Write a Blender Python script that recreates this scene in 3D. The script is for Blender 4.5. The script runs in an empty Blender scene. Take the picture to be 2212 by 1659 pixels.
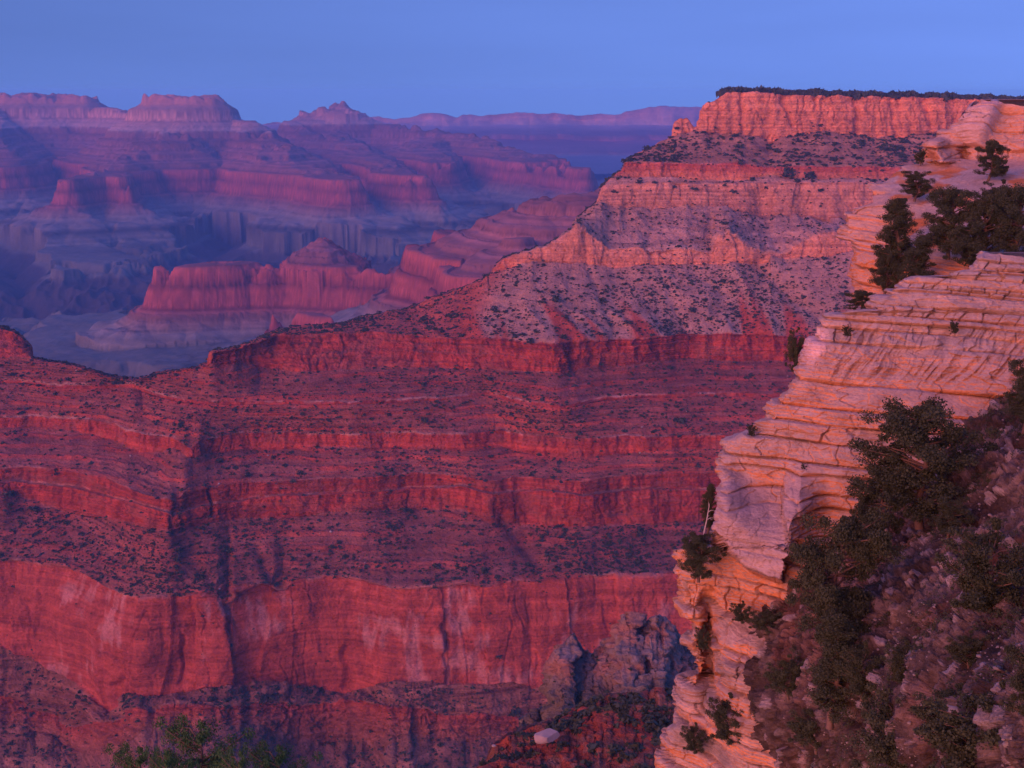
import bpy, math, random
import numpy as np
R = math.radians
rng = np.random.default_rng(7)
random.seed(7)
sc = bpy.context.scene
COL = sc.collection

# ------------------------------------------------------------------ camera
W, H = 2212.0, 1659.0            # working pixel frame used for tracing
FPX = 2670.0
CX, CY = W/2, H/2
PITCH = math.atan((CY-200.0)/FPX)
cam_d = bpy.data.cameras.new('camera')
cam = bpy.data.objects.new('camera', cam_d)
COL.objects.link(cam)
cam.location = (0, 0, 0)
cam.rotation_euler = (R(90)-PITCH, 0, 0)
cam_d.sensor_width = 36.0
cam_d.lens = 36.0*FPX/W
cam_d.clip_start = 0.5
cam_d.clip_end = 120000
sc.camera = cam

# ------------------------------------------------------------------ light
SUN_EL, SUN_AZ = 7.0, 222.0      # azimuth measured clockwise from +Y (view direction)
SKY_STR = 0.15
ZENITH_FILL = 3.6      # sky overhead, out of view, boosted as added fill for slopes and haze
HAZE_DENS = 5.8e-5
HORIZON = (0.5, 0.55, 0.33)
SKY_TINT = (0.30, 0.305, 0.68, 1)
world = bpy.data.worlds.new("World"); sc.world = world
world.use_nodes = True
nt = world.node_tree
bg = nt.nodes['Background']
sky = nt.nodes.new('ShaderNodeTexSky'); sky.sky_type = 'NISHITA'; sky.sun_disc = False
sky.sun_elevation = R(SUN_EL); sky.sun_rotation = R(SUN_AZ)
sky.altitude = 2100; sky.air_density = 1.0; sky.dust_density = 0.6; sky.ozone_density = 2.0
tcw = nt.nodes.new('ShaderNodeTexCoord')
sep = nt.nodes.new('ShaderNodeSeparateXYZ'); cmb = nt.nodes.new('ShaderNodeCombineXYZ')
zmax = nt.nodes.new('ShaderNodeMath'); zmax.operation = 'MAXIMUM'; zmax.inputs[1].default_value = 0.13
nt.links.new(tcw.outputs['Generated'], sep.inputs[0])
nt.links.new(sep.outputs[0], cmb.inputs[0]); nt.links.new(sep.outputs[1], cmb.inputs[1])
nt.links.new(sep.outputs[2], zmax.inputs[0]); nt.links.new(zmax.outputs[0], cmb.inputs[2])
nt.links.new(cmb.outputs[0], sky.inputs[0])
tint = nt.nodes.new('ShaderNodeMix'); tint.data_type = 'RGBA'; tint.blend_type = 'MULTIPLY'
tint.inputs[0].default_value = 1.0
tint.inputs[7].default_value = SKY_TINT
up = nt.nodes.new('ShaderNodeMapRange'); up.inputs[1].default_value = 0.12; up.inputs[2].default_value = 0.6
up.inputs[3].default_value = 1.0; up.inputs[4].default_value = ZENITH_FILL
scl = nt.nodes.new('ShaderNodeVectorMath'); scl.operation = 'SCALE'
nt.links.new(sep.outputs[2], up.inputs[0]); nt.links.new(up.outputs[0], scl.inputs[3])
nt.links.new(sky.outputs[0], tint.inputs[6]); nt.links.new(tint.outputs[2], scl.inputs[0]); 
# the sky brightens towards the horizon behind the haze
e1 = nt.nodes.new('ShaderNodeMath'); e1.operation = 'MAXIMUM'; e1.inputs[1].default_value = 60/25500.
e2 = nt.nodes.new('ShaderNodeMath'); e2.operation = 'DIVIDE'; e2.inputs[0].default_value = HAZE_DENS*60
e3 = nt.nodes.new('ShaderNodeMath'); e3.operation = 'EXPONENT'
e4 = nt.nodes.new('ShaderNodeMath'); e4.operation = 'SUBTRACT'; e4.inputs[1].default_value = 1.0
hz = nt.nodes.new('ShaderNodeVectorMath'); hz.operation = 'MULTIPLY_ADD'; hz.inputs[1].default_value = HORIZON; hz.inputs[2].default_value = (1, 1, 1)
cb = nt.nodes.new('ShaderNodeCombineXYZ'); mu = nt.nodes.new('ShaderNodeVectorMath'); mu.operation = 'MULTIPLY'
nt.links.new(sep.outputs[2], e1.inputs[0]); nt.links.new(e1.outputs[0], e2.inputs[1]); nt.links.new(e2.outputs[0], e3.inputs[0]); nt.links.new(e3.outputs[0], e4.inputs[0])
for i in range(3): nt.links.new(e4.outputs[0], cb.inputs[i])
nt.links.new(cb.outputs[0], hz.inputs[0]); nt.links.new(scl.outputs[0], mu.inputs[0]); nt.links.new(hz.outputs[0], mu.inputs[1])
cn = nt.nodes.new('ShaderNodeTexNoise'); cn.inputs['Scale'].default_value = 3.0; cn.inputs['Detail'].default_value = 4
cm = nt.nodes.new('ShaderNodeMapping'); cm.inputs['Scale'].default_value = (1.0, 1.0, 9.0); cm.inputs['Rotation'].default_value = (0.0, 0.12, 0.0)
cr = nt.nodes.new('ShaderNodeMapRange'); cr.inputs[1].default_value = 0.3; cr.inputs[2].default_value = 0.7; cr.inputs[3].default_value = 0.96; cr.inputs[4].default_value = 1.04
cs = nt.nodes.new('ShaderNodeVectorMath'); cs.operation = 'SCALE'
nt.links.new(tcw.outputs['Generated'], cm.inputs[0]); nt.links.new(cm.outputs[0], cn.inputs['Vector']); nt.links.new(cn.outputs[0], cr.inputs[0])
nt.links.new(mu.outputs[0], cs.inputs[0]); nt.links.new(cr.outputs[0], cs.inputs[3]); nt.links.new(cs.outputs[0], bg.inputs[0])
bg.inputs[1].default_value = SKY_STR

sun_d = bpy.data.lights.new('sun', 'SUN'); sun = bpy.data.objects.new('sun', sun_d); COL.objects.link(sun)
sun_d.energy = 4.2; sun_d.angle = R(72); sun_d.color = (1.0, 0.27, 0.12)
az = R(SUN_AZ); el = R(SUN_EL)
from mathutils import Vector
sdir = Vector((math.sin(az)*math.cos(el), math.cos(az)*math.cos(el), math.sin(el)))
sun.rotation_euler = sdir.to_track_quat('Z', 'Y').to_euler()
sc.view_settings.view_transform = 'Standard'; sc.view_settings.look = 'None'
sc.view_settings.exposure = 0.62; sc.view_settings.gamma = 1.0

# ------------------------------------------------------------------ helpers: projection, noise
def rayv(px, py):
    """unit-Y ray slopes (x/y, z/y) through a traced point"""
    u = (np.asarray(px, float)-CX)/FPX; v = (np.asarray(py, float)-CY)/FPX
    cp, sp = math.cos(PITCH), math.sin(PITCH)
    dy = cp - v*sp; dz = -sp - v*cp
    return u/dy, dz/dy
def to_world(px, py, D):
    a, b = rayv(px, py)
    return np.stack([a*D, D+0*a, b*D], -1)
def to_px(P):
    cp, sp = math.cos(PITCH), math.sin(PITCH)
    X, Y, Z = P[..., 0], P[..., 1], P[..., 2]
    f = Y*cp - Z*sp; u = Y*sp + Z*cp
    return CX+FPX*X/f, CY-FPX*u/f
def tanat(py):
    return -rayv(CX, py)[1]

def _h(ix, iy, iz, seed):
    n = (ix.astype(np.int64)*374761393 + iy.astype(np.int64)*668265263 + iz.astype(np.int64)*2147483647 + seed*974634777) & 0xffffffff
    n = ((n ^ (n >> 13))*1274126177) & 0xffffffff
    n = ((n ^ (n >> 16))*2246822519) & 0xffffffff
    return ((n ^ (n >> 15)) & 0xffffff).astype(np.float32)/float(0xffffff)
def vnoise(x, y, z, seed=0):
    x = np.asarray(x, np.float64); y = np.asarray(y, np.float64)+0*x; z = np.asarray(z, np.float64)+0*x
    fx, fy, fz = np.floor(x), np.floor(y), np.floor(z)
    tx, ty, tz = x-fx, y-fy, z-fz
    tx = tx*tx*(3-2*tx); ty = ty*ty*(3-2*ty); tz = tz*tz*(3-2*tz)
    r = 0
    for a in (0, 1):
        wa = tx if a else 1-tx
        for b in (0, 1):
            wb = ty if b else 1-ty
            for c in (0, 1):
                wc = tz if c else 1-tz
                r = r + wa*wb*wc*_h(fx+a, fy+b, fz+c, seed)
    return r*2-1
def fbm(x, y, z, o=4, seed=0, g=0.5, l=2.03):
    r = 0; a = 1.0; s = 0
    for i in range(o):
        r = r + a*vnoise(x, y, z, seed+i*17); s += a
        x = x*l+3.1; y = y*l+1.7; z = z*l+9.2; a *= g
    return r/s
def ridged(x, y, z, o=4, seed=0, g=0.5, l=2.03):
    r = 0; a = 1.0; s = 0
    for i in range(o):
        r = r + a*(1-np.abs(vnoise(x, y, z, seed+i*17))); s += a
        x = x*l+3.1; y = y*l+1.7; z = z*l+9.2; a *= g
    return r/s
def worley(x, y, z, seed=0):
    """random value of the nearest cell and distance to its border"""
    ix, iy, iz = np.floor(x), np.floor(y), np.floor(z)
    d1 = np.full(x.shape, 9.0, np.float32); d2 = d1.copy(); idv = np.zeros(x.shape, np.float32)
    for a in (-1, 0, 1):
        for b in (-1, 0, 1):
            for c in (-1, 0, 1):
                X_, Y_, Z_ = ix+a, iy+b, iz+c
                h = _h(X_, Y_, Z_, seed)
                dx = X_+0.5+(h-0.5)*0.8-x; dy = Y_+0.5+(_h(X_, Y_, Z_, seed+1)-0.5)*0.8-y; dz = Z_+0.5+(_h(X_, Y_, Z_, seed+2)-0.5)*0.8-z
                d = np.sqrt(dx*dx+dy*dy+dz*dz).astype(np.float32)
                m = d < d1
                d2 = np.where(m, d1, np.minimum(d2, d)); idv = np.where(m, h, idv); d1 = np.where(m, d, d1)
    return idv, d2-d1
def sstep(a, b, x):
    t = np.clip((x-a)/(b-a), 0, 1); return t*t*(3-2*t)
def lerp(a, b, t): return a+(b-a)*t
def smooth1(a, n, axis=0):
    if n < 2: return a
    k = np.hanning(n+2)[1:-1]; k /= k.sum()
    pad = n//2
    def f(v): return np.convolve(np.pad(v, (pad, n-1-pad), mode='edge'), k, 'valid')
    return np.apply_along_axis(f, axis, a)
def grid_normals(P):
    du = np.gradient(P, axis=1); dv = np.gradient(P, axis=0)
    n = np.cross(du, dv)
    n /= np.linalg.norm(n, axis=-1, keepdims=True)+1e-9
    s = 1.0 if np.median((n*P).sum(-1)) > 0 else -1.0
    return -n*s        # towards the viewer side of the sheet

# ------------------------------------------------------------------ helpers: meshes
def mesh_np(name, V, F, mat=None, col=None, smooth=True, k=4):
    me = bpy.data.meshes.new(name)
    V = np.ascontiguousarray(V, np.float32); F = np.ascontiguousarray(F, np.int32)
    me.vertices.add(len(V)); me.vertices.foreach_set('co', V.ravel())
    me.loops.add(F.size); me.loops.foreach_set('vertex_index', F.ravel())
    me.polygons.add(len(F))
    me.polygons.foreach_set('loop_start', np.arange(0, F.size, k, dtype=np.int32))
    if smooth: me.polygons.foreach_set('use_smooth', np.ones(len(F), bool))
    if col is not None:
        a = me.color_attributes.new('Col', 'FLOAT_COLOR', 'POINT')
        c = np.ones((len(V), 4), np.float32); c[:, :3] = col
        a.data.foreach_set('color', c.ravel())
    me.update(); me.validate()
    if mat: me.materials.append(mat)
    return me
def obj_from(name, me, parent=None, **props):
    o = bpy.data.objects.new(name, me); COL.objects.link(o)
    if parent is not None: o.parent = parent
    for k, v in props.items(): o[k] = v
    return o
def grid_faces(nr, nc, mask=None):
    i = np.arange((nr-1)*(nc-1)); r = i//(nc-1); c = i % (nc-1)
    a = r*nc+c
    F = np.stack([a, a+nc, a+nc+1, a+1], -1)
    if mask is not None: F = F[mask.reshape(-1)]
    return F
def grid_obj(name, P, C, mat, **props):
    nr, nc = P.shape[:2]
    me = mesh_np(name, P.reshape(-1, 3), grid_faces(nr, nc), mat, C.reshape(-1, 3))
    props.setdefault('kind', 'structure')
    return obj_from(name, me, **props)

# ------------------------------------------------------------------ materials
def rock_mat(name, s1, s2, bump=0.6, bdist=1.0, var=0.35, rough=0.95, stretch=1.0):
    m = bpy.data.materials.new(name); m.use_nodes = True
    n = m.node_tree; N = n.nodes; L = n.links
    bs = N['Principled BSDF']; bs.inputs['Roughness'].default_value = rough
    bs.inputs['Specular IOR Level'].default_value = 0.12
    at = N.new('ShaderNodeAttribute'); at.attribute_name = 'Col'
    tc = N.new('ShaderNodeNewGeometry')
    mp = N.new('ShaderNodeMapping'); mp.inputs['Scale'].default_value = (1, 1, stretch)
    L.new(tc.outputs['Position'], mp.inputs['Vector'])
    n1 = N.new('ShaderNodeTexNoise'); n1.inputs['Scale'].default_value = s1; n1.inputs['Detail'].default_value = 6; n1.inputs['Roughness'].default_value = 0.65
    n2 = N.new('ShaderNodeTexNoise'); n2.inputs['Scale'].default_value = s2; n2.inputs['Detail'].default_value = 5; n2.inputs['Roughness'].default_value = 0.7
    L.new(mp.outputs[0], n1.inputs['Vector']); L.new(mp.outputs[0], n2.inputs['Vector'])
    ad = N.new('ShaderNodeMath'); ad.operation = 'ADD'
    L.new(n1.outputs[0], ad.inputs[0]); L.new(n2.outputs[0], ad.inputs[1])
    mr = N.new('ShaderNodeMapRange'); mr.inputs[1].default_value = 0.7; mr.inputs[2].default_value = 1.3
    mr.inputs[3].default_value = 1-var; mr.inputs[4].default_value = 1+var
    L.new(ad.outputs[0], mr.inputs[0])
    mx = N.new('ShaderNodeVectorMath'); mx.operation = 'SCALE'
    L.new(at.outputs['Color'], mx.inputs[0]); L.new(mr.outputs[0], mx.inputs[3])
    L.new(mx.outputs[0], bs.inputs['Base Color'])
    bp = N.new('ShaderNodeBump'); bp.inputs['Strength'].default_value = bump; bp.inputs['Distance'].default_value = bdist
    L.new(ad.outputs[0], bp.inputs['Height']); L.new(bp.outputs[0], bs.inputs['Normal'])
    return m
def leaf_mat(name, c1, c2, scale=3.0):
    m = bpy.data.materials.new(name); m.use_nodes = True
    n = m.node_tree; N = n.nodes; L = n.links
    bs = N['Principled BSDF']; bs.inputs['Roughness'].default_value = 0.8
    bs.inputs['Specular IOR Level'].default_value = 0.15
    tc = N.new('ShaderNodeNewGeometry')
    n1 = N.new('ShaderNodeTexNoise'); n1.inputs['Scale'].default_value = scale; n1.inputs['Detail'].default_value = 3
    L.new(tc.outputs['Position'], n1.inputs['Vector'])
    rp = N.new('ShaderNodeMix'); rp.data_type = 'RGBA'
    rp.inputs[6].default_value = (*c1, 1); rp.inputs[7].default_value = (*c2, 1)
    L.new(n1.outputs[0], rp.inputs[0]); L.new(rp.outputs[2], bs.inputs['Base Color'])
    return m
M_FAR = rock_mat('far_rock', 0.004, 0.02, bump=0.5, bdist=12, var=0.25)
M_RIDGE = rock_mat('ridge_rock', 0.05, 0.28, bump=1.0, bdist=4.5, var=0.42, stretch=1.3)
M_NEAR = rock_mat('limestone', 0.7, 4.5, bump=0.8, bdist=0.16, var=0.28, stretch=2.5)
M_SOIL = rock_mat('stony_soil', 1.1, 7.0, bump=1.0, bdist=0.14, var=0.5)
M_SCRUB = leaf_mat('scrub_leaf', (0.035, 0.05, 0.035), (0.07, 0.085, 0.05), 0.2)
M_LEAF = leaf_mat('juniper_leaf', (0.028, 0.042, 0.022), (0.065, 0.075, 0.038), 2.0)
M_PINE = leaf_mat('pine_needle', (0.032, 0.085, 0.028), (0.07, 0.15, 0.05), 4.0)
def plain_mat(name, c, sc_=5.0):
    m = leaf_mat(name, tuple(v*0.65 for v in c), tuple(v*1.35 for v in c), sc_); return m
M_BARK = plain_mat('bark', (0.13, 0.085, 0.06), 6)
M_DEAD = plain_mat('dead_wood', (0.42, 0.38, 0.34), 6)
M_STONE = plain_mat('pale_stone', (0.32, 0.26, 0.22), 0.4)
M_STONE_NEAR = plain_mat('pale_stone_near', (0.22, 0.185, 0.16), 2.0)

def ledge(z, p, w, seed):
    """stepped profile: outward at the lip of each bed, back on the tread"""
    q = z/p+w
    i = np.floor(q); f = q-i
    a = 0.45+0.55*_h(i, i*0, i*0, seed)
    return (f-0.5)*a

# ------------------------------------------------------------------ strata colours (albedo)
KAIB = np.array((0.64, 0.27, 0.14)); TORO = np.array((0.34, 0.19, 0.12)); COCO = np.array((0.58, 0.29, 0.18))
HERM = np.array((0.42, 0.095, 0.048)); SUPC = np.array((0.41, 0.080, 0.040)); SUPS = np.array((0.265, 0.10, 0.068))
REDW = np.array((0.38, 0.088, 0.05)); MUAV = np.array((0.28, 0.13, 0.085)); BASL = np.array((0.21, 0.17, 0.12))
TONT = np.array((0.15, 0.145, 0.105)); TALUS = np.array((0.40, 0.24, 0.17)); LIP = np.array((0.58, 0.36, 0.27))
GORGE = np.array((0.07, 0.06, 0.055)); SHRUBC = np.array((0.06, 0.07, 0.045))

# ------------------------------------------------------------------ the far canyon: one stratified terrain
def build_far():
    nc, nr = 860, 1050
    px = np.linspace(-420, 1560, nc)
    D = 3.1e3*np.power(17.5/3.1, np.linspace(0, 1, nr)**1.0)
    PX, DD = np.meshgrid(px, D)
    u = (PX-CX)/FPX; a = u/(math.cos(PITCH))*0.985    # columns fan out from the viewpoint
    X = a*DD; Y = DD
    prof_d = np.array([0, 25, 110, 140, 330, 350, 430, 450, 560, 580, 700, 720, 800, 818, 832, 855, 900, 915, 980, 1500, 3200, 9000], float)
    prof_z = np.array([0, -95, -150, -245, -340, -385, -420, -455, -495, -525, -560, -585, -600, -672, -682, -764, -785, -810, -850, -985, -1035, -1075], float)
    def d_of(z): return np.interp(-np.asarray(z, float), -prof_z, prof_d)
    wx = fbm(X/1400, Y/1400, 0, 4, 11)*330; wy = fbm(X/1400, Y/1400, 5, 4, 12)*330
    wx += fbm(X/330, Y/330, 0, 3, 13)*75; wy += fbm(X/330, Y/330, 5, 3, 14)*75
    XW, YW = X+wx*0.75, Y+wy*0.75
    shift = np.zeros_like(X)
    best = np.full(X.shape, 1e9)      # effective profile distance
    def pt(x, dk): 
        return ((x-CX)/FPX/math.cos(PITCH)*0.985*dk*1000, dk*1000)
    # skeleton lines: (traced x, distance in km, elevation of the top there), cap radius, strata shift
    feats = [
        ([(-420, 13.2, -38), (60, 13.0, -38), (205, 13.0, -38)], 160, 0),
        ([(205, 13.0, -150), (300, 12.6, -165), (350, 12.1, -165)], 60, 0),
        ([(385, 11.6, -42), (482, 11.6, -42)], 190, 0),
        ([(482, 11.6, -215), (560, 11.4, -235)], 60, 0),
        ([(40, 13.0, -150), (20, 11.5, -390), (30, 10.6, -480)], 60, 0),
        ([(430, 11.5, -330), (420, 10.4, -400), (330, 10.3, -420)], 120, 0),
        ([(560, 11.4, -330), (610, 10.4, -420), (600, 9.9, -500)], 110, 0),
        ([(600, 9.9, -505), (700, 9.3, -570), (762, 8.75, -598)], 90, 0),
        ([(330, 10.3, -430), (262, 9.5, -560), (190, 8.85, -598), (172, 8.75, -600)], 60, 0),
        ([(262, 9.5, -560), (300, 8.95, -600)], 40, 0),
        ([(745, 14.0, -105), (757, 14.0, -105)], 10, 0),
        ([(700, 14.0, -205), (800, 14.0, -205)], 150, 0),
        ([(650, 13.6, -300), (700, 12.5, -400)], 80, 0),
        ([(800, 14.0, -320), (960, 13.4, -395), (1075, 12.1, -520), (1185, 11.4, -598)], 110, 0),
        ([(1075, 12.1, -545), (1150, 10.8, -600), (1235, 10.1, -605)], 130, 0),
        ([(960, 13.4, -440), (900, 12.2, -500), (955, 10.9, -598)], 110, 0),
        ([(750, 13.0, -400), (800, 10.8, -550), (880, 9.2, -600)], 100, 0),
        ([(640, 10.9, -470), (700, 10.2, -560)], 60, 0),
        ([(-420, 9.8, -500), (-150, 10.2, -540)], 150, 0),
        # mid butte on its apron
        ([(352, 5.15, -600), (640, 5.25, -596), (850, 5.1, -602)], 55, -112),
        ([(850, 5.1, -604), (1010, 5.2, -606)], 55, -112),
        ([(610, 4.32, -606), (720, 4.15, -612)], 25, -150),
        # red ridge behind the main ridge
        ([(1380, 4.7, -345), (1215, 4.7, -352)], 60, 10),
        ([(1160, 4.72, -352), (1150, 4.72, -360), (1080, 4.8, -440), (1010, 5.15, -560), (895, 5.6, -600)], 12, 10),
        ([(1215, 4.7, -420), (1100, 4.35, -520), (1040, 4.3, -580)], 60, -10),
    ]
    for pts, rad, sh in feats:
        P = [(*pt(x, d), z) for x, d, z in pts]
        for (x0, y0, z0), (x1, y1, z1) in zip(P[:-1], P[1:]):
            L2 = (x1-x0)**2+(y1-y0)**2+1e-6
            t = np.clip(((XW-x0)*(x1-x0)+(YW-y0)*(y1-y0))/L2, 0, 1)
            # small features follow the drawn line closely, big ones meander
            d = np.hypot(XW-(x0+t*(x1-x0)), YW-(y0+t*(y1-y0)))
            if rad < 70:
                t2 = np.clip(((X-x0)*(x1-x0)+(Y-y0)*(y1-y0))/L2, 0, 1)
                d2 = np.hypot(X+wx*0.25-(x0+t2*(x1-x0)), Y+wy*0.25-(y0+t2*(y1-y0)))
                d = np.where(d2 < d+400, d2, d)
            zt = lerp(z0, z1, t)
            q = d_of(zt)+np.maximum(d-rad, 0)-sh*0.0
            zq = np.interp(q, prof_d, prof_z)+sh
            cur = np.interp(best, prof_d, prof_z)+shift
            m = zq > cur
            best = np.where(m, q, best); shift = np.where(m, float(sh), shift)
    # shift fades out on the platform
    q = best
    sh = shift*np.clip(1-(q-900)/1100, 0, 1)
    # fluting of slopes and cliffs
    gul = ridged(X/260, Y/260, 0, 3, 31)
    q2 = q + (gul-0.62)*np.interp(q, [0, 140, 330, 800, 860, 1000, 1500, 2600, 9000], [50, 50, 150, 80, 45, 330, 420, 200, 0])*0.75
    q2 += fbm(X/70, Y/70, 0, 3, 37)*7+(fbm(X/190, Y/190, 0, 3, 38)+0.5*np.abs(vnoise(X/330, Y/330, 0, 39)))*38*sstep(200, 420, q)
    z = np.interp(q2, prof_d, prof_z)+sh
    zs = z-sh; z = z+ledge(zs+vnoise(X/150, Y/150, 0, 45)*3, 27.0, 0, 46)*16*sstep(-860, -790, zs)*sstep(-150, -200, zs)
    z += fbm(X/160, Y/160, 0, 4, 41)*np.interp(q, [0, 800, 1000, 2000], [3, 5, 12, 16])
    cx_, cy_ = pt(706, 5.42)
    dc = np.hypot((X-cx_)*1.0, (Y-cy_)*0.6)+fbm(X/60, Y/60, 0, 3, 43)*28
    cz_ = -600-0.70*dc; cz_ += ledge(cz_, 22.0, 0, 44)*16
    z = np.where((cz_ > z) & (dc < 185), cz_, z)
    cx_, cy_ = pt(754, 13.9)
    dc = np.hypot(X-cx_, (Y-cy_)*0.7)+fbm(X/60, Y/60, 0, 2, 47)*15
    z = np.where(dc < 240, np.maximum(z, np.maximum(-88-1.25*np.maximum(dc-12, 0), -222-0*dc)), z)
    rv = ridged(X/480+wx/900, Y/480+wy/900, 3, 4, 48)
    z = z-75*sstep(0.70, 0.93, rv)*sstep(940, 1150, q)
    # inner gorge and side canyons
    def carve(pts, w0, dep, seed):
        nonlocal z
        P = [pt(x, d) for x, d in pts]
        dm = np.full(X.shape, 1e9)
        for (x0, y0), (x1, y1) in zip(P[:-1], P[1:]):
            L2 = (x1-x0)**2+(y1-y0)**2
            t = np.clip(((X+wx-x0)*(x1-x0)+(Y+wy-y0)*(y1-y0))/L2, 0, 1)
            dm = np.minimum(dm, np.hypot(X+wx-(x0+t*(x1-x0)), Y+wy-(y0+t*(y1-y0))))
        dm = dm + (ridged(X/300, Y/300, 1, 4, seed)-0.6)*w0*0.6
        f = np.clip(1-dm/w0, 0, 1)
        cz = -1035-dep*np.interp(f, [0, 0.05, 0.16, 1], [0, 0.11, 0.2, 1])
        m = (f > 0) & (z < -880)
        z = np.where(m, np.minimum(z, cz), z)
        return np.where(m, f, 0)
    g = carve([(-420, 6.2), (0, 6.35), (250, 6.5), (480, 6.9), (640, 7.4)], 950, 420, 51)
    g = np.maximum(g, carve([(480, 6.9), (560, 7.7), (480, 8.6), (560, 9.6)], 210, 110, 52))
    g = np.maximum(g, carve([(640, 7.4), (840, 7.1), (1010, 8.2), (1120, 9.2), (1010, 10.0)], 260, 130, 53))
    g = np.maximum(g, carve([(0, 6.3), (60, 8.0), (-60, 9.3)], 230, 140, 54))
    zz = z-sh
    keys = [-1500, -1075, -1062, -1035, -990, -860, -790, -765, -602, -590, -345, -330, -248, -240, -150, -140, -95, 0]
    cs = [GORGE, GORGE, TONT, TONT, TONT*1.02, BASL, MUAV, REDW, REDW, SUPS*1.05, SUPS*1.1, TALUS*0.95, COCO*0.9, COCO, COCO, TORO, KAIB*0.85, KAIB*0.85]
    C = np.stack([np.interp(zz, keys, [c[i] for c in cs]) for i in range(3)], -1)
    bands = vnoise(0*X, 0*X, zz/8.0, 61)*0.42+vnoise(0*X, 0*X, zz/28.0, 62)*0.25
    C *= (1+bands*((zz > -990) & (zz < -140)))[..., None]
    C *= (1+0.25*fbm(X/500, Y/500, 0, 4, 63))[..., None]
    C = C*np.array((0.80, 1.0, 1.2))  # less red, more blue: distance haze put into the rock colour
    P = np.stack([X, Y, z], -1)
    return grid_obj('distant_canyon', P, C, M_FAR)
build_far()

def P1(pts):
    a = np.array(pts, float)
    return lambda x: np.interp(x, a[:, 0], a[:, 1])

def build_far_rim():
    xs = np.linspace(-400, 1800, 700)
    S = P1([(-400, 250), (560, 268), (590, 264), (640, 266), (820, 252), (850, 256), (900, 250), (935, 243), (985, 254), (1000, 249), (1100, 246), (1200, 246),
            (1340, 249), (1352, 244), (1372, 236), (1400, 231), (1500, 230), (1800, 228)])(xs)
    S = S + vnoise(xs/26, 0, 0, 3)*3.0+vnoise(xs/9, 0, 0, 4)*1.0
    wob = vnoise(xs/60, 0, 0, 5)*3
    rows = [(S-0.5, 29500), (S, 28000), (S+10, 27850), (270+wob, 27500), (285+wob, 25600), (292+wob*2, 25000), (303+wob*2, 24800), (318+wob, 22500), (330, 21500), (337, 21300), (352, 19000), (378, 15200)]
    cols = [KAIB*0.8, KAIB*0.8, KAIB, COCO, SUPS, SUPS, REDW, SUPS, SUPS, BASL, TONT, TONT]
    sub = 16
    Ps, Cs = [], []
    for k in range(len(rows)-1):
        for j in range(sub):
            t = j/sub
            y = lerp(rows[k][0], rows[k+1][0], t)+0*xs; D = 15000+(lerp(rows[k][1], rows[k+1][1], t)+0*xs-15200)*0.45
            Ps.append(to_world(xs, y, D)); Cs.append(np.tile(lerp(cols[k], cols[k+1], t), (len(xs), 1)))
    P = np.array(Ps); C = np.array(Cs)
    n = ridged(P[..., 0]/900, P[..., 2]/1500, 0, 4, 8)-0.6
    P[..., 1] += n*600*np.clip((np.arange(len(P))-16)/20, 0, 1)[:, None]*1.0
    P[..., 0] += n*200*np.clip((np.arange(len(P))-16)/20, 0, 1)[:, None]
    C = C*np.array((0.62, 1.0, 1.6))  # haze blue of the far distance painted into the rim colour
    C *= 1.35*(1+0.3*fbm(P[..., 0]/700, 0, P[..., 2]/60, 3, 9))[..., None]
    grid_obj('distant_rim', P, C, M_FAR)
build_far_rim()

# ground sheet under everything
def build_ground():
    xs = np.linspace(-25000, 25000, 61); ys = np.linspace(-5000, 25500, 61)
    X, Y = np.meshgrid(xs, ys)
    z = np.full(X.shape, -1600.0)
    grid_obj('canyon_floor', np.stack([X, Y, z], -1), np.tile(TONT, (*X.shape, 1)), M_FAR)
build_ground()

# ------------------------------------------------------------------ sheet built column by column from traced strata lines
def col_sheet(xs, S, lines, rows, back=((60, -40), (300, -250), (900, -900))):
    """lines: list of (y(x), D(x)); returns P, band index, fraction in band"""
    Y = np.array([l[0] for l in lines]); D = np.array([l[1]+0*xs for l in lines])
    for k in range(1, len(lines)):
        Y[k] = np.maximum(Y[k], Y[k-1]+0.5); D[k] = np.minimum(D[k], D[k-1]-0.5)
    nc = len(xs)
    DS = np.array([np.interp(S[i], Y[:, i], D[:, i]) for i in range(nc)])
    Yr, Dr, B, T = [], [], [], []
    for k, n in enumerate(rows):
        for j in range(n):
            t = j/n
            y = lerp(Y[k], Y[k+1], t); d = lerp(D[k], D[k+1], t)
            c = y < S
            Yr.append(np.where(c, S, y)); Dr.append(np.where(c, DS, d)); B.append(np.full(nc, k)); T.append(np.full(nc, t))
    P = to_world(xs[None, :], np.array(Yr), np.array(Dr))
    B = np.array(B); T = np.array(T); clip = np.array([(r <= S) for r in Yr])
    top = P[0]
    bk = []
    for dd, dz in reversed(back):
        q = top.copy(); q[:, 1] += dd; q[:, 0] *= (q[:, 1]/top[:, 1]); q[:, 2] += dz; bk.append(q)
    nb = len(bk)
    P = np.concatenate([np.array(bk), P]); 
    B = np.concatenate([np.zeros((nb, nc), int), B]); T = np.concatenate([np.zeros((nb, nc)), T])
    clip = np.concatenate([np.ones((nb, nc), bool), clip])
    return P, B, T, clip
SHRUB_PTS = []     # (x, y, z, size)
ROCK_PTS = []
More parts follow.
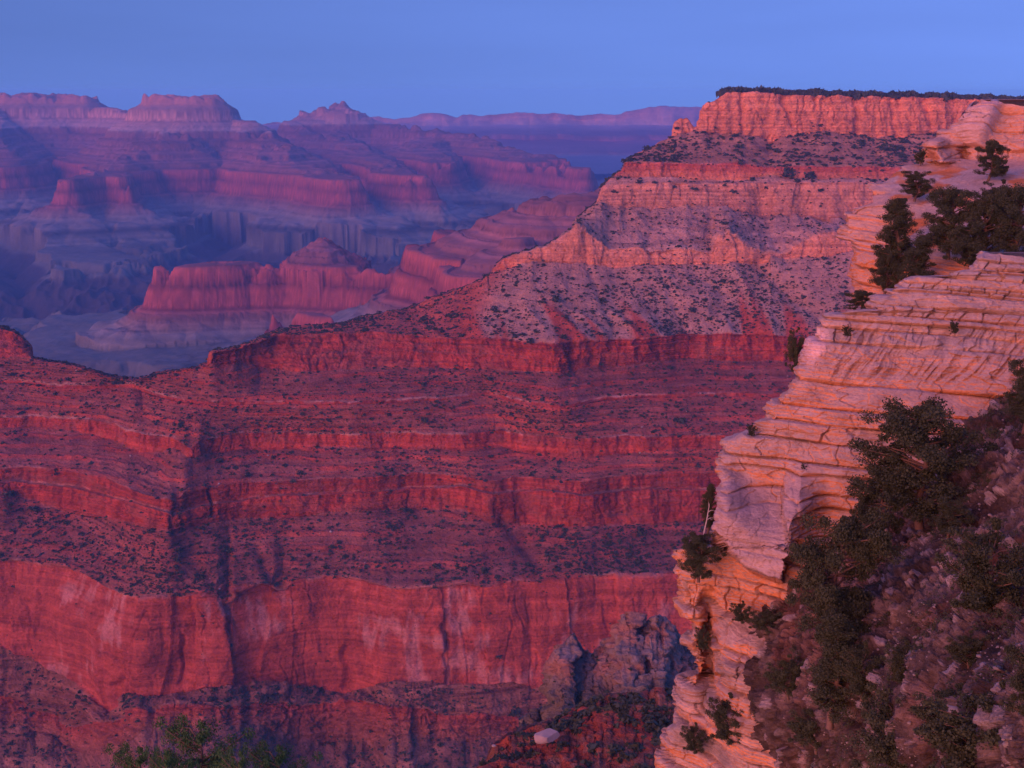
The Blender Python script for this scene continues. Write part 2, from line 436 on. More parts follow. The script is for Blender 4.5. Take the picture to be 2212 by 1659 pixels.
def build_main():
    xs = np.arange(-260, 2480, 2.1)
    S = P1([(-260, 640), (-120, 690), (0, 706), (25, 711), (50, 728), (63, 745), (66, 771), (110, 777), (160, 786), (200, 800), (240, 812), (300, 817), (350, 803), (420, 794), (452, 781), (458, 758), (520, 746),
            (560, 730), (595, 714), (640, 705), (720, 699), (800, 681), (870, 668), (940, 641), (1000, 621), (1060, 592), (1078, 565), (1090, 553), (1110, 548), (1180, 530), (1240, 492), (1252, 466), (1290, 436), (1300, 402),
            (1343, 367), (1350, 345), (1400, 320), (1452, 293), (1458, 262), (1470, 255), (1484, 256), (1500, 276), (1508, 272), (1518, 228), (1540, 218), (1575, 196), (1640, 192), (1800, 195), (2000, 202), (2212, 212), (2480, 222)])(xs)
    S = S+vnoise(xs/11, 0, 0, 2)*1.8+vnoise(xs/4.5, 0, 0, 21)*1.0
    def wob(seed, a=3.0): return vnoise(xs/37, 0, 0, seed)*a+vnoise(xs/13, 0, 0, seed+50)*a*0.5
    c0 = P1([(1500, 226), (1580, 198), (1700, 204), (1800, 208), (1900, 209), (2000, 211), (2212, 219), (2480, 228)])(xs)+wob(1, 1.2)
    c1 = P1([(1300, 300), (1440, 297), (1500, 282), (1560, 292), (1600, 290), (1635, 296), (1660, 312), (1690, 300), (1780, 284), (1850, 292), (1930, 302), (2000, 288), (2100, 300), (2480, 300)])(xs)+wob(2, 3)
    c2 = P1([(1200, 352), (1345, 350), (1500, 355), (1600, 354), (1660, 364), (1750, 358), (1850, 361), (2480, 366)])(xs)+wob(3, 1.6)
    c3 = P1([(1200, 384), (1345, 382), (1520, 388), (1600, 391), (1660, 376), (1700, 385), (2480, 388)])(xs)+wob(4, 2)
    c4 = P1([(1200, 400), (1300, 399), (1400, 394), (1600, 397), (1680, 393), (2480, 398)])(xs)+wob(5, 1.5)
    c4b = P1([(1200, 455), (1300, 440), (1400, 450), (1500, 440), (1560, 450), (1640, 470), (1760, 472), (1850, 480), (2480, 480)])(xs)+wob(6, 6)
    c5 = P1([(950, 600), (1060, 570), (1085, 560), (1160, 530), (1215, 506), (1245, 484), (1275, 512), (1315, 542), (1380, 537), (1480, 541), (1535, 548), (1545, 512), (1575, 500), (1610, 530), (1650, 545), (1700, 540), (1760, 512), (1800, 500), (1850, 515), (2480, 520)])(xs)+wob(7, 4)
    c6 = P1([(950, 612), (1060, 595), (1090, 590), (1150, 562), (1200, 566), (1290, 577), (1340, 579), (1400, 572), (1500, 570), (1570, 573), (1640, 568), (1665, 552), (1700, 556), (1790, 556), (1850, 542), (2480, 545)])(xs)+wob(8, 3)
    c7 = P1([(-260, 690), (0, 700), (458, 756), (520, 747), (560, 740), (595, 724), (700, 722), (800, 717), (900, 724), (1000, 729), (1100, 734), (1200, 744), (1240, 738), (1300, 735), (1400, 731), (1500, 720), (1600, 722), (1700, 725), (1760, 732), (2480, 740)])(xs)+wob(9, 2)
    c8 = P1([(-260, 765), (0, 772), (100, 776), (300, 800), (450, 785), (520, 789), (600, 795), (640, 803), (720, 800), (800, 795), (900, 792), (1000, 795), (1100, 800), (1230, 806), (1246, 790), (1350, 789), (1420, 778), (1500, 775), (1600, 780), (1700, 781), (2480, 790)])(xs)+wob(10, 2)
    c9 = P1([(-260, 820), (0, 822), (60, 821), (130, 833), (200, 834), (285, 829), (330, 850), (400, 864), (480, 868), (600, 866), (750, 868), (900, 862), (990, 855), (1062, 848), (1075, 855), (1120, 864), (1220, 877), (1300, 859), (1400, 854), (1500, 850), (2480, 850)])(xs)+wob(11, 1.5)
    c9b = c9+7
    c10 = P1([(-260, 905), (0, 903), (80, 899), (180, 907), (245, 915), (275, 930), (320, 940), (370, 944), (385, 952), (412, 970), (430, 952), (520, 937), (600, 934), (700, 938), (780, 940), (850, 934), (1000, 938), (1080, 929), (1150, 941), (1230, 947), (1300, 946), (1340, 940), (1400, 944), (1500, 940), (2480, 930)])(xs)+wob(12, 1.3)
    c11 = P1([(-260, 930), (0, 924), (100, 924), (200, 937), (250, 955), (300, 978), (345, 980), (370, 968), (390, 975), (415, 992), (440, 984), (520, 972), (600, 972), (700, 965), (800, 968), (900, 971), (1000, 970), (1080, 963), (1150, 984), (1230, 992), (1300, 985), (1400, 975), (1500, 970), (2480, 962)])(xs)+wob(13, 1.8)
    c12 = P1([(-260, 1010), (0, 1012), (60, 1007), (150, 1016), (220, 1030), (290, 1060), (345, 1078), (380, 1082), (400, 1066), (440, 1055), (520, 1040), (620, 1040), (700, 1034), (800, 1032), (900, 1022), (1000, 1028), (1060, 1040), (1130, 1030), (1200, 1036), (1260, 1040), (1350, 1026), (1450, 1020), (2480, 1020)])(xs)+wob(14, 1.8)
    c12b = P1([(-260, 1030), (0, 1035), (150, 1048), (290, 1085), (380, 1108), (440, 1088), (620, 1068), (800, 1060), (1000, 1048), (1060, 1062), (1160, 1056), (1260, 1066), (1350, 1055), (2480, 1048)])(xs)+wob(15, 1.8)
    c12c = c12b+4
    c13 = P1([(-260, 1060), (0, 1062), (60, 1082), (150, 1110), (240, 1120), (310, 1140), (380, 1150), (450, 1132), (520, 1122), (600, 1122), (700, 1108), (850, 1098), (1000, 1102), (1060, 1130), (1160, 1134), (1260, 1140), (1400, 1130), (2480, 1120)])(xs)+wob(16, 2)
    c14 = P1([(-260, 1200), (0, 1214), (60, 1213), (130, 1225), (180, 1243), (220, 1262), (260, 1282), (300, 1290), (400, 1286), (470, 1286), (493, 1302), (505, 1280), (560, 1264), (590, 1258), (610, 1270), (640, 1256), (700, 1246), (780, 1250), (800, 1262), (850, 1271), (930, 1271), (1000, 1262), (1060, 1266), (1100, 1254), (1160, 1256), (1250, 1246), (1350, 1240), (1460, 1235), (2480, 1230)])(xs)+wob(17, 2.6)
    c15 = P1([(-260, 1440), (0, 1400), (70, 1420), (130, 1452), (190, 1500), (235, 1545), (262, 1500), (300, 1504), (400, 1494), (480, 1484), (560, 1475), (640, 1482), (700, 1494), (780, 1492), (850, 1472), (930, 1470), (1000, 1482), (1080, 1470), (1150, 1480), (1250, 1460), (1500, 1430), (2480, 1400)])(xs)+wob(18, 5)
    c16 = P1([(-260, 1520), (0, 1500), (90, 1540), (150, 1565), (200, 1562), (250, 1560), (262, 1535), (330, 1530), (400, 1530), (480, 1522), (560, 1524), (640, 1520), (700, 1515), (800, 1519), (850, 1524), (950, 1540), (1020, 1545), (1150, 1555), (2480, 1555)])(xs)+wob(19, 6)
    c17 = P1([(-260, 1600), (0, 1560), (90, 1580), (150, 1618), (225, 1625), (260, 1612), (330, 1575), (480, 1560), (560, 1562), (640, 1605), (700, 1606), (800, 1600), (850, 1590), (950, 1598), (1020, 1605), (1150, 1600), (2480, 1600)])(xs)+wob(20, 8)
    c18 = 1800+0*xs
    def DZ(y, z): return z/rayv(CX, y)[1]
    sm = lambda d: smooth1(d, 9)
    lines = [(S-0.1, 3300), (c0, 2350), (c1, 2328), (c2, 2215), (c3, 2205), (c4, 2190), (c4b, 2165), (c5, 2002), (c6, 1990),
             (c7, DZ(c7, -354)), (c8, DZ(c8, -392)), (c9, DZ(c9, -420)), (c9b, DZ(c9, -420)-3.0), (c10, DZ(c10, -458)), (c11, DZ(c10, -458)-6.0),
             (c12, DZ(c12, -499)), (c12b, DZ(c12, -499)-6.5), (c12c, DZ(c12, -499)-14.0), (c13, DZ(c12, -499)-27.0), (c14, DZ(c14, -587)), (c15, DZ(c14, -587)-28), (c16, DZ(c14, -587)-58), (c17, DZ(c14, -587)-72), (c18, DZ(c14, -587)-210)]
    # the long gullies and the drawn notches: pull strata back where they cross
    lines = [(l[0] if i < 10 or i > 18 else smooth1(l[0], 7), smooth1(l[1]+0*xs, 13 if i < 10 else (25 if i < 10 else (45 if i < 19 else 95)))) for i, l in enumerate(lines)]
    for i in (12, 14): pass
    rows = [6, 62, 46, 22, 8, 40, 50, 34, 90, 48, 42, 8, 50, 26, 40, 26, 6, 46, 90, 150, 40, 50, 70]
    P, B, T, clip = col_sheet(xs, S, lines, rows)
    N = grid_normals(P)
    X, Y, Z = P[..., 0], P[..., 1], P[..., 2]
    U, V = to_px(P)
    # per band: colour top, colour bottom, flute amplitude, bed amplitude, bed period, gully amplitude, shrub density
    band = [
        (TORO*0.8, TORO*0.8, 0, 0, 10, 0, 0.0),      # 0 plateau
        (KAIB, KAIB, 7, 3.0, 17, 0, 0.012),          # 1 pale cliff
        (TORO, TORO, 2, 3, 16, 7, 0.9),              # 2 wooded slope
        (SUPC*1.05+0.03, KAIB*0.85, 4, 1.5, 8, 0, 0.03),# 3 second ledge
        (TALUS, TALUS, 1, 0, 9, 1, 0.4),             # 4
        (COCO*0.95, COCO*0.9, 5, 2, 13, 3, 0.06),    # 5 cliff
        (TALUS*1.1, TALUS*1.12, 3, 5, 14, 12, 0.42), # 6 rubble
        (COCO, KAIB*0.95, 6, 1, 9, 0, 0.04),         # 7 lower cliff
        (TALUS*0.98, HERM*0.95, 1.5, 2, 12, 12, 0.75), # 8 talus to hermit
        (SUPC, SUPC, 5, 3.0, 11, 0, 0.03),           # 9 esplanade
        (SUPS, SUPS*1.05, 0.7, 3.6, 9, 0.6, 0.55),         # 10
        (SUPC, SUPC, 1.5, 0, 9, 0, 0.0),             # 11 thin ledge
        (SUPS, SUPS, 0.7, 3.6, 9, 0.6, 0.65),           # 12
        (SUPC, SUPC, 3.5, 0.6, 6, 0, 0.02),          # 13 ledge
        (SUPS, SUPS, 0.7, 3.8, 7, 0.6, 0.5),          # 14
        (SUPC*0.95, SUPC*0.95, 2.5, 1.8, 5, 0, 0.04),# 15
        (SUPS*1.1, SUPS*1.1, 1, 0, 9, 0, 0.1),       # 16
        (SUPC, SUPC*0.95, 3.5, 2.2, 7, 0, 0.03),     # 17
        (SUPS*0.95, SUPS*0.9+0.012, 0.8, 3.4, 11, 4, 0.8), # 18 long slope
        (REDW*1.02, REDW, 8, 1.2, 17, 0, 0.01),      # 19 great red wall
        (MUAV*0.85, MUAV*0.85, 3, 5, 13, 9, 0.5),    # 20
        (REDW*0.85, MUAV, 6, 3, 13, 0, 0.05),        # 21
        (MUAV*0.8, BASL*0.85, 3, 3, 14, 12, 0.7)]    # 22
    tab = np.array([[*b[0], *b[1], *b[2:]] for b in band])
    Tb = T[..., None]
    par = tab[B]
    C = par[..., 0:3]*(1-Tb)+par[..., 3:6]*Tb
    k1 = np.hanning(9); k1 /= k1.sum()
    sm2 = lambda a: np.apply_along_axis(lambda v: np.convolve(np.pad(v, 4, mode='edge'), k1, 'valid'), 0, a)
    flute, bed, gul = sm2(par[..., 6]), sm2(par[..., 7]), sm2(par[..., 9])
    per = par[..., 8]
    warp = fbm(X/300, Y/300, 0, 2, 70)*0.5
    fl = (ridged(X/46+warp*2+0.25*vnoise(X/90, 0, Z/30, 170), Y/70, Z/200+B*7.3, 4, 71)-0.62)*1.5+0.55*vnoise(X/11, Y/14, Z/70, 72)+0.5*fbm(X/95, Y/95, Z/220, 2, 73)
    cr = sstep(0.90, 0.985, 1-np.abs(vnoise(X/13+0.5*vnoise(X/40, 0, Z/22, 270), Y/60, Z/140+B*3.1, 271)))*sstep(-0.3, 0.3, vnoise(X/35, 0, Z/22, 272)+0.2)
    fl = fl*np.where(np.isin(B, [10, 12, 14, 16, 18]), 0.35, 1.0)-cr*np.where(B == 19, 0.45, np.where(np.isin(B, [10, 12, 14, 16, 18]), 0, 0.8))
    wi, we = worley(X/11+0.3*vnoise(X/6, 0, Z/5, 280), Y/16, Z/12+B*1.7, 281)
    wi2, we2 = worley(X/3.6, Y/6, Z/4.5, 284)
    rwf = np.where(B == 19, 0.28, np.where((B == 1) | (B == 5) | (B == 7), 0.55, 0.9))
    fl += rwf*((wi-0.5)*0.75-0.45*sstep(0.14, 0.0, we)+(wi2-0.5)*0.35-0.2*sstep(0.2, 0, we2))
    fl = np.where(B == 19, fl*0.62+((fbm(X/75, Y/130, Z/110, 2, 291))*2.4+0.9*fbm(X/38, Y/90, Z/50, 3, 294)), fl)
    # sharp buttress edges: stepped along-strike
    s = X/38+fbm(X/60, Y/60, Z/300, 2, 74)*0.8; si = np.floor(s)
    fl += (_h(si, si*0, B, 75)-0.5)*1.1
    bd = ledge(Z+fbm(X/220, Y/220, 0, 2, 76)*3+vnoise(X/23, Y/23, 0, 176)*0.5, 1.0*per, 0, 77)*2.1*(0.45+0.8*sstep(-0.35, 0.35, vnoise(X/38, Z/9, 0, 177)))+ledge(Z+vnoise(X/17, Y/17, 0, 178)*0.4, 0.31*per, 0, 179)*1.1*sstep(-0.4, 0.3, vnoise(X/29, Z/5, 0, 180))
    slp = fbm(X/240, Y/240, 0, 2, 78)
    gl = (ridged(X/62+slp*1.6+Z/170*(1+0*X), Y/300, Z/500+B*2.1, 2, 79)-0.6)*np.where(B > 9, 1.0, 1.9)
    rough = fbm(X/9, Y/9, Z/9, 3, 80)
    def lfrac(q):
        return q-np.floor(q)
    zb = Z+fbm(X/220, Y/220, 0, 2, 76)*3+vnoise(X/23, Y/23, 0, 176)*0.5
    f1 = lfrac(zb/per); f2 = lfrac((Z+vnoise(X/17, Y/17, 0, 178)*0.4)/(0.31*per))
    k1m = sstep(-0.25, 0.3, vnoise(X/55, np.floor(zb/per)*3.3, 0, 181)); k2m = sstep(-0.1, 0.4, vnoise(X/30, np.floor(Z/(0.31*per))*2.3, 0, 182))
    riser = np.maximum(sstep(0.52, 0.66, f1)*sstep(1.0, 0.95, f1)*k1m, 0.6*sstep(0.5, 0.7, f2)*k2m)
    disp = fl*flute + bd*bed + gl*gul + rough*0.9
    disp += fbm(X/26, Y/26, Z/26, 3, 81)*(1.4+0.5*gul*0.2)
    # traced gullies  (x,y) chain, half width px, depth m
    G = [([(1600, 205), (1604, 285)], 5, 6), ([(1688, 212), (1700, 240), (1714, 270)], 7, 9), ([(1776, 215), (1772, 280)], 5, 6), ([(1846, 215), (1852, 250), (1850, 285)], 7, 9), ([(1925, 215), (1935, 295)], 6, 8), ([(1995, 222), (2010, 265)], 9, 10), ([(2065, 225), (2060, 290)], 5, 6),
         ([(372, 1120), (392, 1170), (430, 1225), (493, 1300)], 18, 4), ([(560, 1190), (572, 1225), (612, 1272)], 16, 8), ([(1068, 1095), (1120, 1160), (1168, 1228)], 16, 8),
         ([(1640, 570), (1700, 630), (1790, 690), (1830, 705)], 20, 14), ([(1270, 578), (1300, 650), (1330, 720), (1300, 790)], 9, 5), ([(1420, 480), (1398, 530), (1450, 640), (1490, 720)], 10, 6),
         ([(1640, 420), (1660, 500), (1700, 560)], 18, 12), ([(1530, 690), (1570, 640), (1500, 590)], 12, 5), ([(385, 1060), (380, 1100), (378, 1150)], 7, 4), ([(455, 1060), (462, 1110)], 5, 10),
         ([(1238, 745), (1242, 805)], 8, 12), ([(505, 1300), (495, 1370)], 6, 6), ([(250, 1480), (252, 1545)], 9, 14), ([(742, 1400), (745, 1485)], 7, 9), ([(960, 1350), (965, 1470)], 7, 8), ([(390, 1380), (386, 1480)], 5, 7),
         ([(330, 1530), (325, 1620)], 6, 9), ([(262, 1540), (262, 1620)], 6, 9), ([(870, 1490), (900, 1540), (905, 1600)], 14, 7), ([(540, 1490), (540, 1560), (530, 1640)], 16, 7)]
    for pts, w, dep in G:
        dm = np.full(U.shape, 1e9)
        for (x0, y0), (x1, y1) in zip(pts[:-1], pts[1:]):
            L2 = (x1-x0)**2+(y1-y0)**2
            t = np.clip(((U-x0)*(x1-x0)+(V-y0)*(y1-y0))/L2, 0, 1)
            dm = np.minimum(dm, np.hypot(U-x0-t*(x1-x0)+vnoise(V/14, 0, 0, 90)*4, V-y0-t*(y1-y0)))
        disp -= dep*np.exp(-(dm/w)**2*1.4)
    disp *= np.where(clip, 0.15, 1.0)*sstep(0, 14, V-S[None, :]+4)
    nrm = N.copy(); nrm[..., 2] *= 0.55
    P2 = P+nrm*disp[..., None]
    # colours: pale lips, streaks, patches
    tm = T
    dpx = lambda c: V-c[None, :]
    for c, a, w in ((c9, 0.65, 2.2), (c10, 0.6, 2.6), (c12, 0.25, 2.4), (c12b, 0.45, 2.2), (c13, 0.2, 3), (c7, 0.3, 2.6), (c14, 0.35, 5), (c4, 0.4, 3), (c2, 0.3, 3)):
        m = np.exp(-((dpx(c)+1+2*vnoise(U/13, 0, 0, 195))/w)**2)*a*sstep(-0.3, 0.4, vnoise(U/45, 0, 0, 95)+0.6*vnoise(U/9, 0, 0, 196)+0.05)
        C = lerp(C, LIP, m[..., None])
    iscliff = np.isin(B, [9, 11, 13, 15, 17, 19, 21])
    slp_b = np.isin(B, [10, 12, 14, 16, 18, 20, 22])
    C = lerp(C, np.where((B >= 20)[..., None], MUAV*1.15, SUPC*1.08), (riser*slp_b*np.where(B == 18, 0.45, 0.75))[..., None])
    C = lerp(C, SUPS, (sstep(0.25, 0.1, f1)*np.isin(B, [15, 17, 21, 9])*0.6*k1m)[..., None])
    vst = sstep(0.1, 0.6, vnoise(X/4.2+0.3*vnoise(X/9, 0, Z/7, 183), Y/8, Z/35+B*3.7, 184))*np.isin(B, [9, 11, 13, 15, 17])
    C = C*(1-0.45*vst)[..., None]
    st = fbm(X/7, Y/7, Z/60, 3, 96); lay = vnoise(0*X, 0*X, (Z+warp*10)/3.0, 97)
    C = C*(1+np.where(iscliff, 0.20, 0.06)*st+0.20*lay+0.16*vnoise(X/90, 0*X, (Z+warp*6)/1.3, 197))[..., None]
    big = fbm(X/60, Y/60, Z/40, 3, 98)
    inv = sstep(0.05, 0.5, fbm(X/22, Y/22, Z/9, 3, 198)+0.25*T)*np.isin(B, [9, 11, 13, 15, 17, 21])
    C = lerp(C, SUPS*1.05, (inv*0.5)[..., None])
    pale = np.where(B == 19, sstep(0.22, 0.6, big+0.5*st), 0)*0.42
    C = lerp(C, np.array((0.58, 0.36, 0.32)), pale[..., None])
    # long red stripes down the talus
    red = sstep(0.15, 0.45, fbm(X/30+slp*2+Z/150, Y/400, Z/900, 3, 99)+0.75*(T-0.62))
    C = np.where((B == 8)[..., None], lerp(TALUS*1.05, HERM, red[..., None]), C)
    # left and below: red talus spur between x 900..1100
    redspur = sstep(1120, 1040, U+0.5*(V-600))*(B <= 8)*(B >= 6)
    C = lerp(C, HERM, (redspur*0.85)[..., None])
    # rubble colour in gullies, bluish grey
    C = C*(1+0.18*fbm(X/40, Y/40, Z/40, 3, 100))[..., None]
    C = np.clip(C, 0.02, 0.8)
    grid_obj('canyon_ridge', P2, C, M_RIDGE)
    # scatter positions
    dens = sm2(par[..., 10])
    clump = fbm(X/50, Y/50, 0, 3, 101)+0.5*sstep(0.2, -0.5, gl*(gul > 6))
    ok = (~clip) & (U > -60) & (U < 2260) & (V > 185) & (V < 1720)
    ok &= ~((U > 1830) & (V > 400)) & ~((U > 1620) & (V > 930))
    n3 = rng.random(U.shape)
    pr = dens*np.clip(0.8+clump*1.3, 0.08, 3)*0.15*np.where(V < 400, 0.6, np.where(V > 730, 0.85, 0.95))
    hid = ok & (n3 < pr)
    idx = np.argwhere(hid)
    for r, c in idx:
        p = P2[r, c]; SHRUB_PTS.append((p[0], p[1], p[2], 1.0))
    pr2 = np.isin(B, [12, 14, 18, 8, 6, 10])*np.clip(fbm(X/60, Y/60, 0, 2, 102)-0.1, 0, 1)*0.012
    for r, c in np.argwhere(ok & (rng.random(U.shape) < pr2)):
        ROCK_PTS.append(tuple(P2[r, c]))
    # forest on the rim
    tr = []
    rowtop = 3+3
    for _ in range(5200):
        u = rng.uniform(1562, 2300); i = int(np.clip((u-xs[0])/2.1, 0, len(xs)-2))
        t = rng.random()**1.6
        k = 3+int(t*5.99)
        # between plateau row and rim row
        a = P2[3+int(rng.integers(0, 6)), i]; b = P2[9, i]
        tt = rng.random()
        q = lerp(b, P2[4+3, i], tt*0.8)
        tr.append((q[0]+rng.normal(0, 3), q[1]+abs(rng.normal(0, 3)), q[2], rng.uniform(0.55, 1.75)*(1+0.35*math.sin(u/9.0)*math.sin(u/23.0))))
    return tr
RIM_TREES = build_main()

# ------------------------------------------------------------------ middle distance: grey pinnacles and the red knoll below the near cliff
def small_sheet(name, x0, x1, step, Spts, Dtop, Dbot, ybot, cols, seed, fl_a, rows=170, sj=2.0, power=1.0):
    xs = np.arange(x0, x1, step)
    S = P1(Spts)(xs)+vnoise(xs/9, 0, 0, seed)*sj*1.4+vnoise(xs/3.7, 0, 0, seed+1)*sj
    lines = [(S-0.5, Dtop+2+0*xs), (S, Dtop+0*xs), (ybot+0*xs, Dbot+0*xs)]
    h = Dtop*0.02
    P, B, T, clip = col_sheet(xs, S, lines, [2, rows], back=((h, -h*0.4), (h*4, -h*4), (h*10, -h*14)))
    N = grid_normals(P); X, Y, Z = P[..., 0], P[..., 1], P[..., 2]
    U, V = to_px(P)
    k = Dtop/600.0
    d = fl_a(U, V, X, Y, Z)
    d *= np.where(clip, 0.1, 1)*sstep(0, 9, V-S[None, :]+3)
    nrm = N.copy(); nrm[..., 2] *= 0.5
    P2 = P+nrm*d[..., None]
    C = cols(U, V, X, Y, Z, P2)
    return grid_obj(name, P2, np.clip(C, 0.02, 0.8), M_RIDGE), P2, U, V, clip

def pin_disp(U, V, X, Y, Z):
    s = ridged((U+V*0.12)/34, V/170, 0, 4, 201)-0.6
    return s*15+(ridged(U/12, V/40, 0, 3, 202)-0.6)*6+fbm(X/6, Y/6, Z/6, 3, 203)*3+(worley(X/7, Y/9, Z/30, 206)[0]-0.5)*8+(worley(X/3, Y/4, Z/9, 209)[0]-0.5)*3+ledge(Z+fbm(X/30, Y/30, 0, 2, 5)*4, 7.0, 0, 204)*2.2
def pin_col(U, V, X, Y, Z, P2):
    n = fbm(U/22, V/40, 0, 3, 205)
    c = lerp(np.array((0.28, 0.215, 0.18)), np.array((0.38, 0.19, 0.13)), sstep(-0.15, 0.5, n+0.15*vnoise(0*Z, 0*Z, Z/3, 6))[..., None])
    c = lerp(c, BASL*0.8, sstep(1440, 1520, V)[..., None])
    return c
PIN = small_sheet('pinnacles', 1120, 1640, 1.6, [(1120, 1560), (1185, 1520), (1200, 1425), (1212, 1400), (1224, 1382), (1240, 1372), (1250, 1385), (1262, 1408), (1280, 1412), (1300, 1396), (1325, 1375), (1340, 1345), (1352, 1336), (1366, 1326),
    (1378, 1342), (1392, 1352), (1402, 1338), (1412, 1334), (1428, 1331), (1440, 1338), (1450, 1352), (1470, 1372), (1500, 1395), (1560, 1410), (1640, 1420)],
    640, 520, 1690, pin_col, 210, pin_disp, rows=230)
def knoll_disp(U, V, X, Y, Z):
    return (ridged(U/50, V/60, 0, 4, 221)-0.6)*9+fbm(X/4, Y/4, Z/4, 4, 222)*2.2+ledge(Z+fbm(X/15, Y/15, 0, 2, 5)*2, 3.0, 0, 224)*1.5
def knoll_col(U, V, X, Y, Z, P2):
    n = fbm(U/40, V/30, 0, 3, 225)
    c = lerp(HERM*0.75+0.01, MUAV*0.75, sstep(-0.2, 0.4, n)[..., None])
    return lerp(c, TALUS*0.8, (sstep(0.2, 0.5, fbm(U/16, V/12, 0, 3, 226))*0.5)[..., None])
KN = small_sheet('red_knoll', 1010, 1640, 1.6, [(1010, 1700), (1045, 1655), (1060, 1618), (1090, 1594), (1130, 1580), (1180, 1560), (1215, 1552), (1240, 1532), (1290, 1508), (1330, 1500), (1370, 1504), (1420, 1492), (1470, 1500), (1640, 1520)],
    345, 270, 1780, knoll_col, 230, knoll_disp, rows=230)

# ------------------------------------------------------------------ near cliffs: sheets built row by row, with a traced left edge
def make_beds(seed, z0, z1, spec):
    r = np.random.default_rng(seed); e = [z0]
    while e[-1] > z1:
        tl, th = spec(e[-1]); e.append(e[-1]-r.uniform(tl, th))
    e = np.array(e); n = len(e)
    return e, r.uniform(-1, 1, n), r.random(n), r.uniform(0.7, 2.6, n)
def bed_disp(s, z, beds, seed, amp=0.45, joint=0.5):
    e, pa, pj, pw = beds
    i = np.clip(np.searchsorted(-e, -z)-1, 0, len(e)-2)
    th = e[i]-e[i+1]; f = np.clip((e[i]-z)/th, 0, 1)
    big = vnoise(s/5.5, i*3.7, 0, seed)*0.6+vnoise(s/1.7, i*5.1, 0, seed+3)*0.35
    a = (pa[i]*0.5+big)*amp*np.clip(th/0.8, 0.5, 1.6)
    rnd = -np.abs(2*f-1)**7*0.18*np.clip(th, 0.3, 1.2)
    crev = -0.50*np.exp(-(np.minimum(f, 1-f)*th/0.065)**2)*(0.5+0.6*vnoise(s/2.2, i*1.3, 0, seed+9))
    q = s/pw[i]+pj[i]*7+0.25*vnoise(s/0.8, z/0.5, 0, seed+5); c = np.floor(q); g = q-c
    jm = (pj[i] > 1-joint)*sstep(-0.5, 0.2, vnoise(s/6, i*2.2, 0, seed+6))
    j = (_h(c, i, 0*c, seed+7)-0.5)*0.35*jm*amp/0.45
    jc = -0.25*np.exp(-(np.minimum(g, 1-g)*pw[i]/0.045)**2)*jm
    return a+rnd+crev+j+jc, i
def tab2(xk, yk, M):
    xk = np.array(xk, float); yk = np.array(yk, float); M = np.array(M, float)
    def f(x, y):
        x = np.asarray(x, float); y = np.asarray(y, float)
        j = np.clip(np.searchsorted(xk, x)-1, 0, len(xk)-2); i = np.clip(np.searchsorted(yk, y)-1, 0, len(yk)-2)
        tx = np.clip((x-xk[j])/(xk[j+1]-xk[j]), -0.5, 1.5); ty = np.clip((y-yk[i])/(yk[i+1]-yk[i]), -0.5, 1.5)
        return (M[i, j]*(1-tx)+M[i, j+1]*tx)*(1-ty)+(M[i+1, j]*(1-tx)+M[i+1, j+1]*tx)*ty
    return f
def row_sheet(L, Stop, y0, y1, dy, nx, xr, Df, rw=26, rd=1.6, jit=1.5, seed=300, backs=(0.8, 2.5, 7, 16, 30)):
    ys = np.arange(y0, y1, dy); nr = len(ys)
    l = L(ys)+vnoise(ys/5.0, 0, 0, seed)*jit+vnoise(ys/2.2, 0, 0, seed+1)*jit*0.6
    t = np.linspace(0, 1, nx)**1.12
    U = l[:, None]+(xr-l[:, None])*t[None, :]
    V = ys[:, None]+0*U
    st = Stop(U)+vnoise(U/9, 0, 0, seed+2)*jit
    V = np.maximum(V, st)
    D = Df(U, V)
    u = np.clip((U-l[:, None])/rw, 0, 1)
    D = D+rd*(1-np.sqrt(np.clip(1-(1-u)**2, 0, 1)))
    P = to_world(U, V, D)
    bl = []
    e = P[:, :1]
    for b in reversed(backs):
        q = e*((e[..., 1:2]+b)/e[..., 1:2]); q[..., 0] += 0.5*b; bl.append(q)
    P = np.concatenate(bl+[P], 1)
    top = []
    e = P[:1]
    for b in (30, 12, 4, 1.2):
        q = e*((e[..., 1:2]+b)/e[..., 1:2]); q[..., 2] -= 0.12*b; top.append(q)
    P = np.concatenate(top+[P], 0)
    nb = len(backs)
    return P, nb, 4

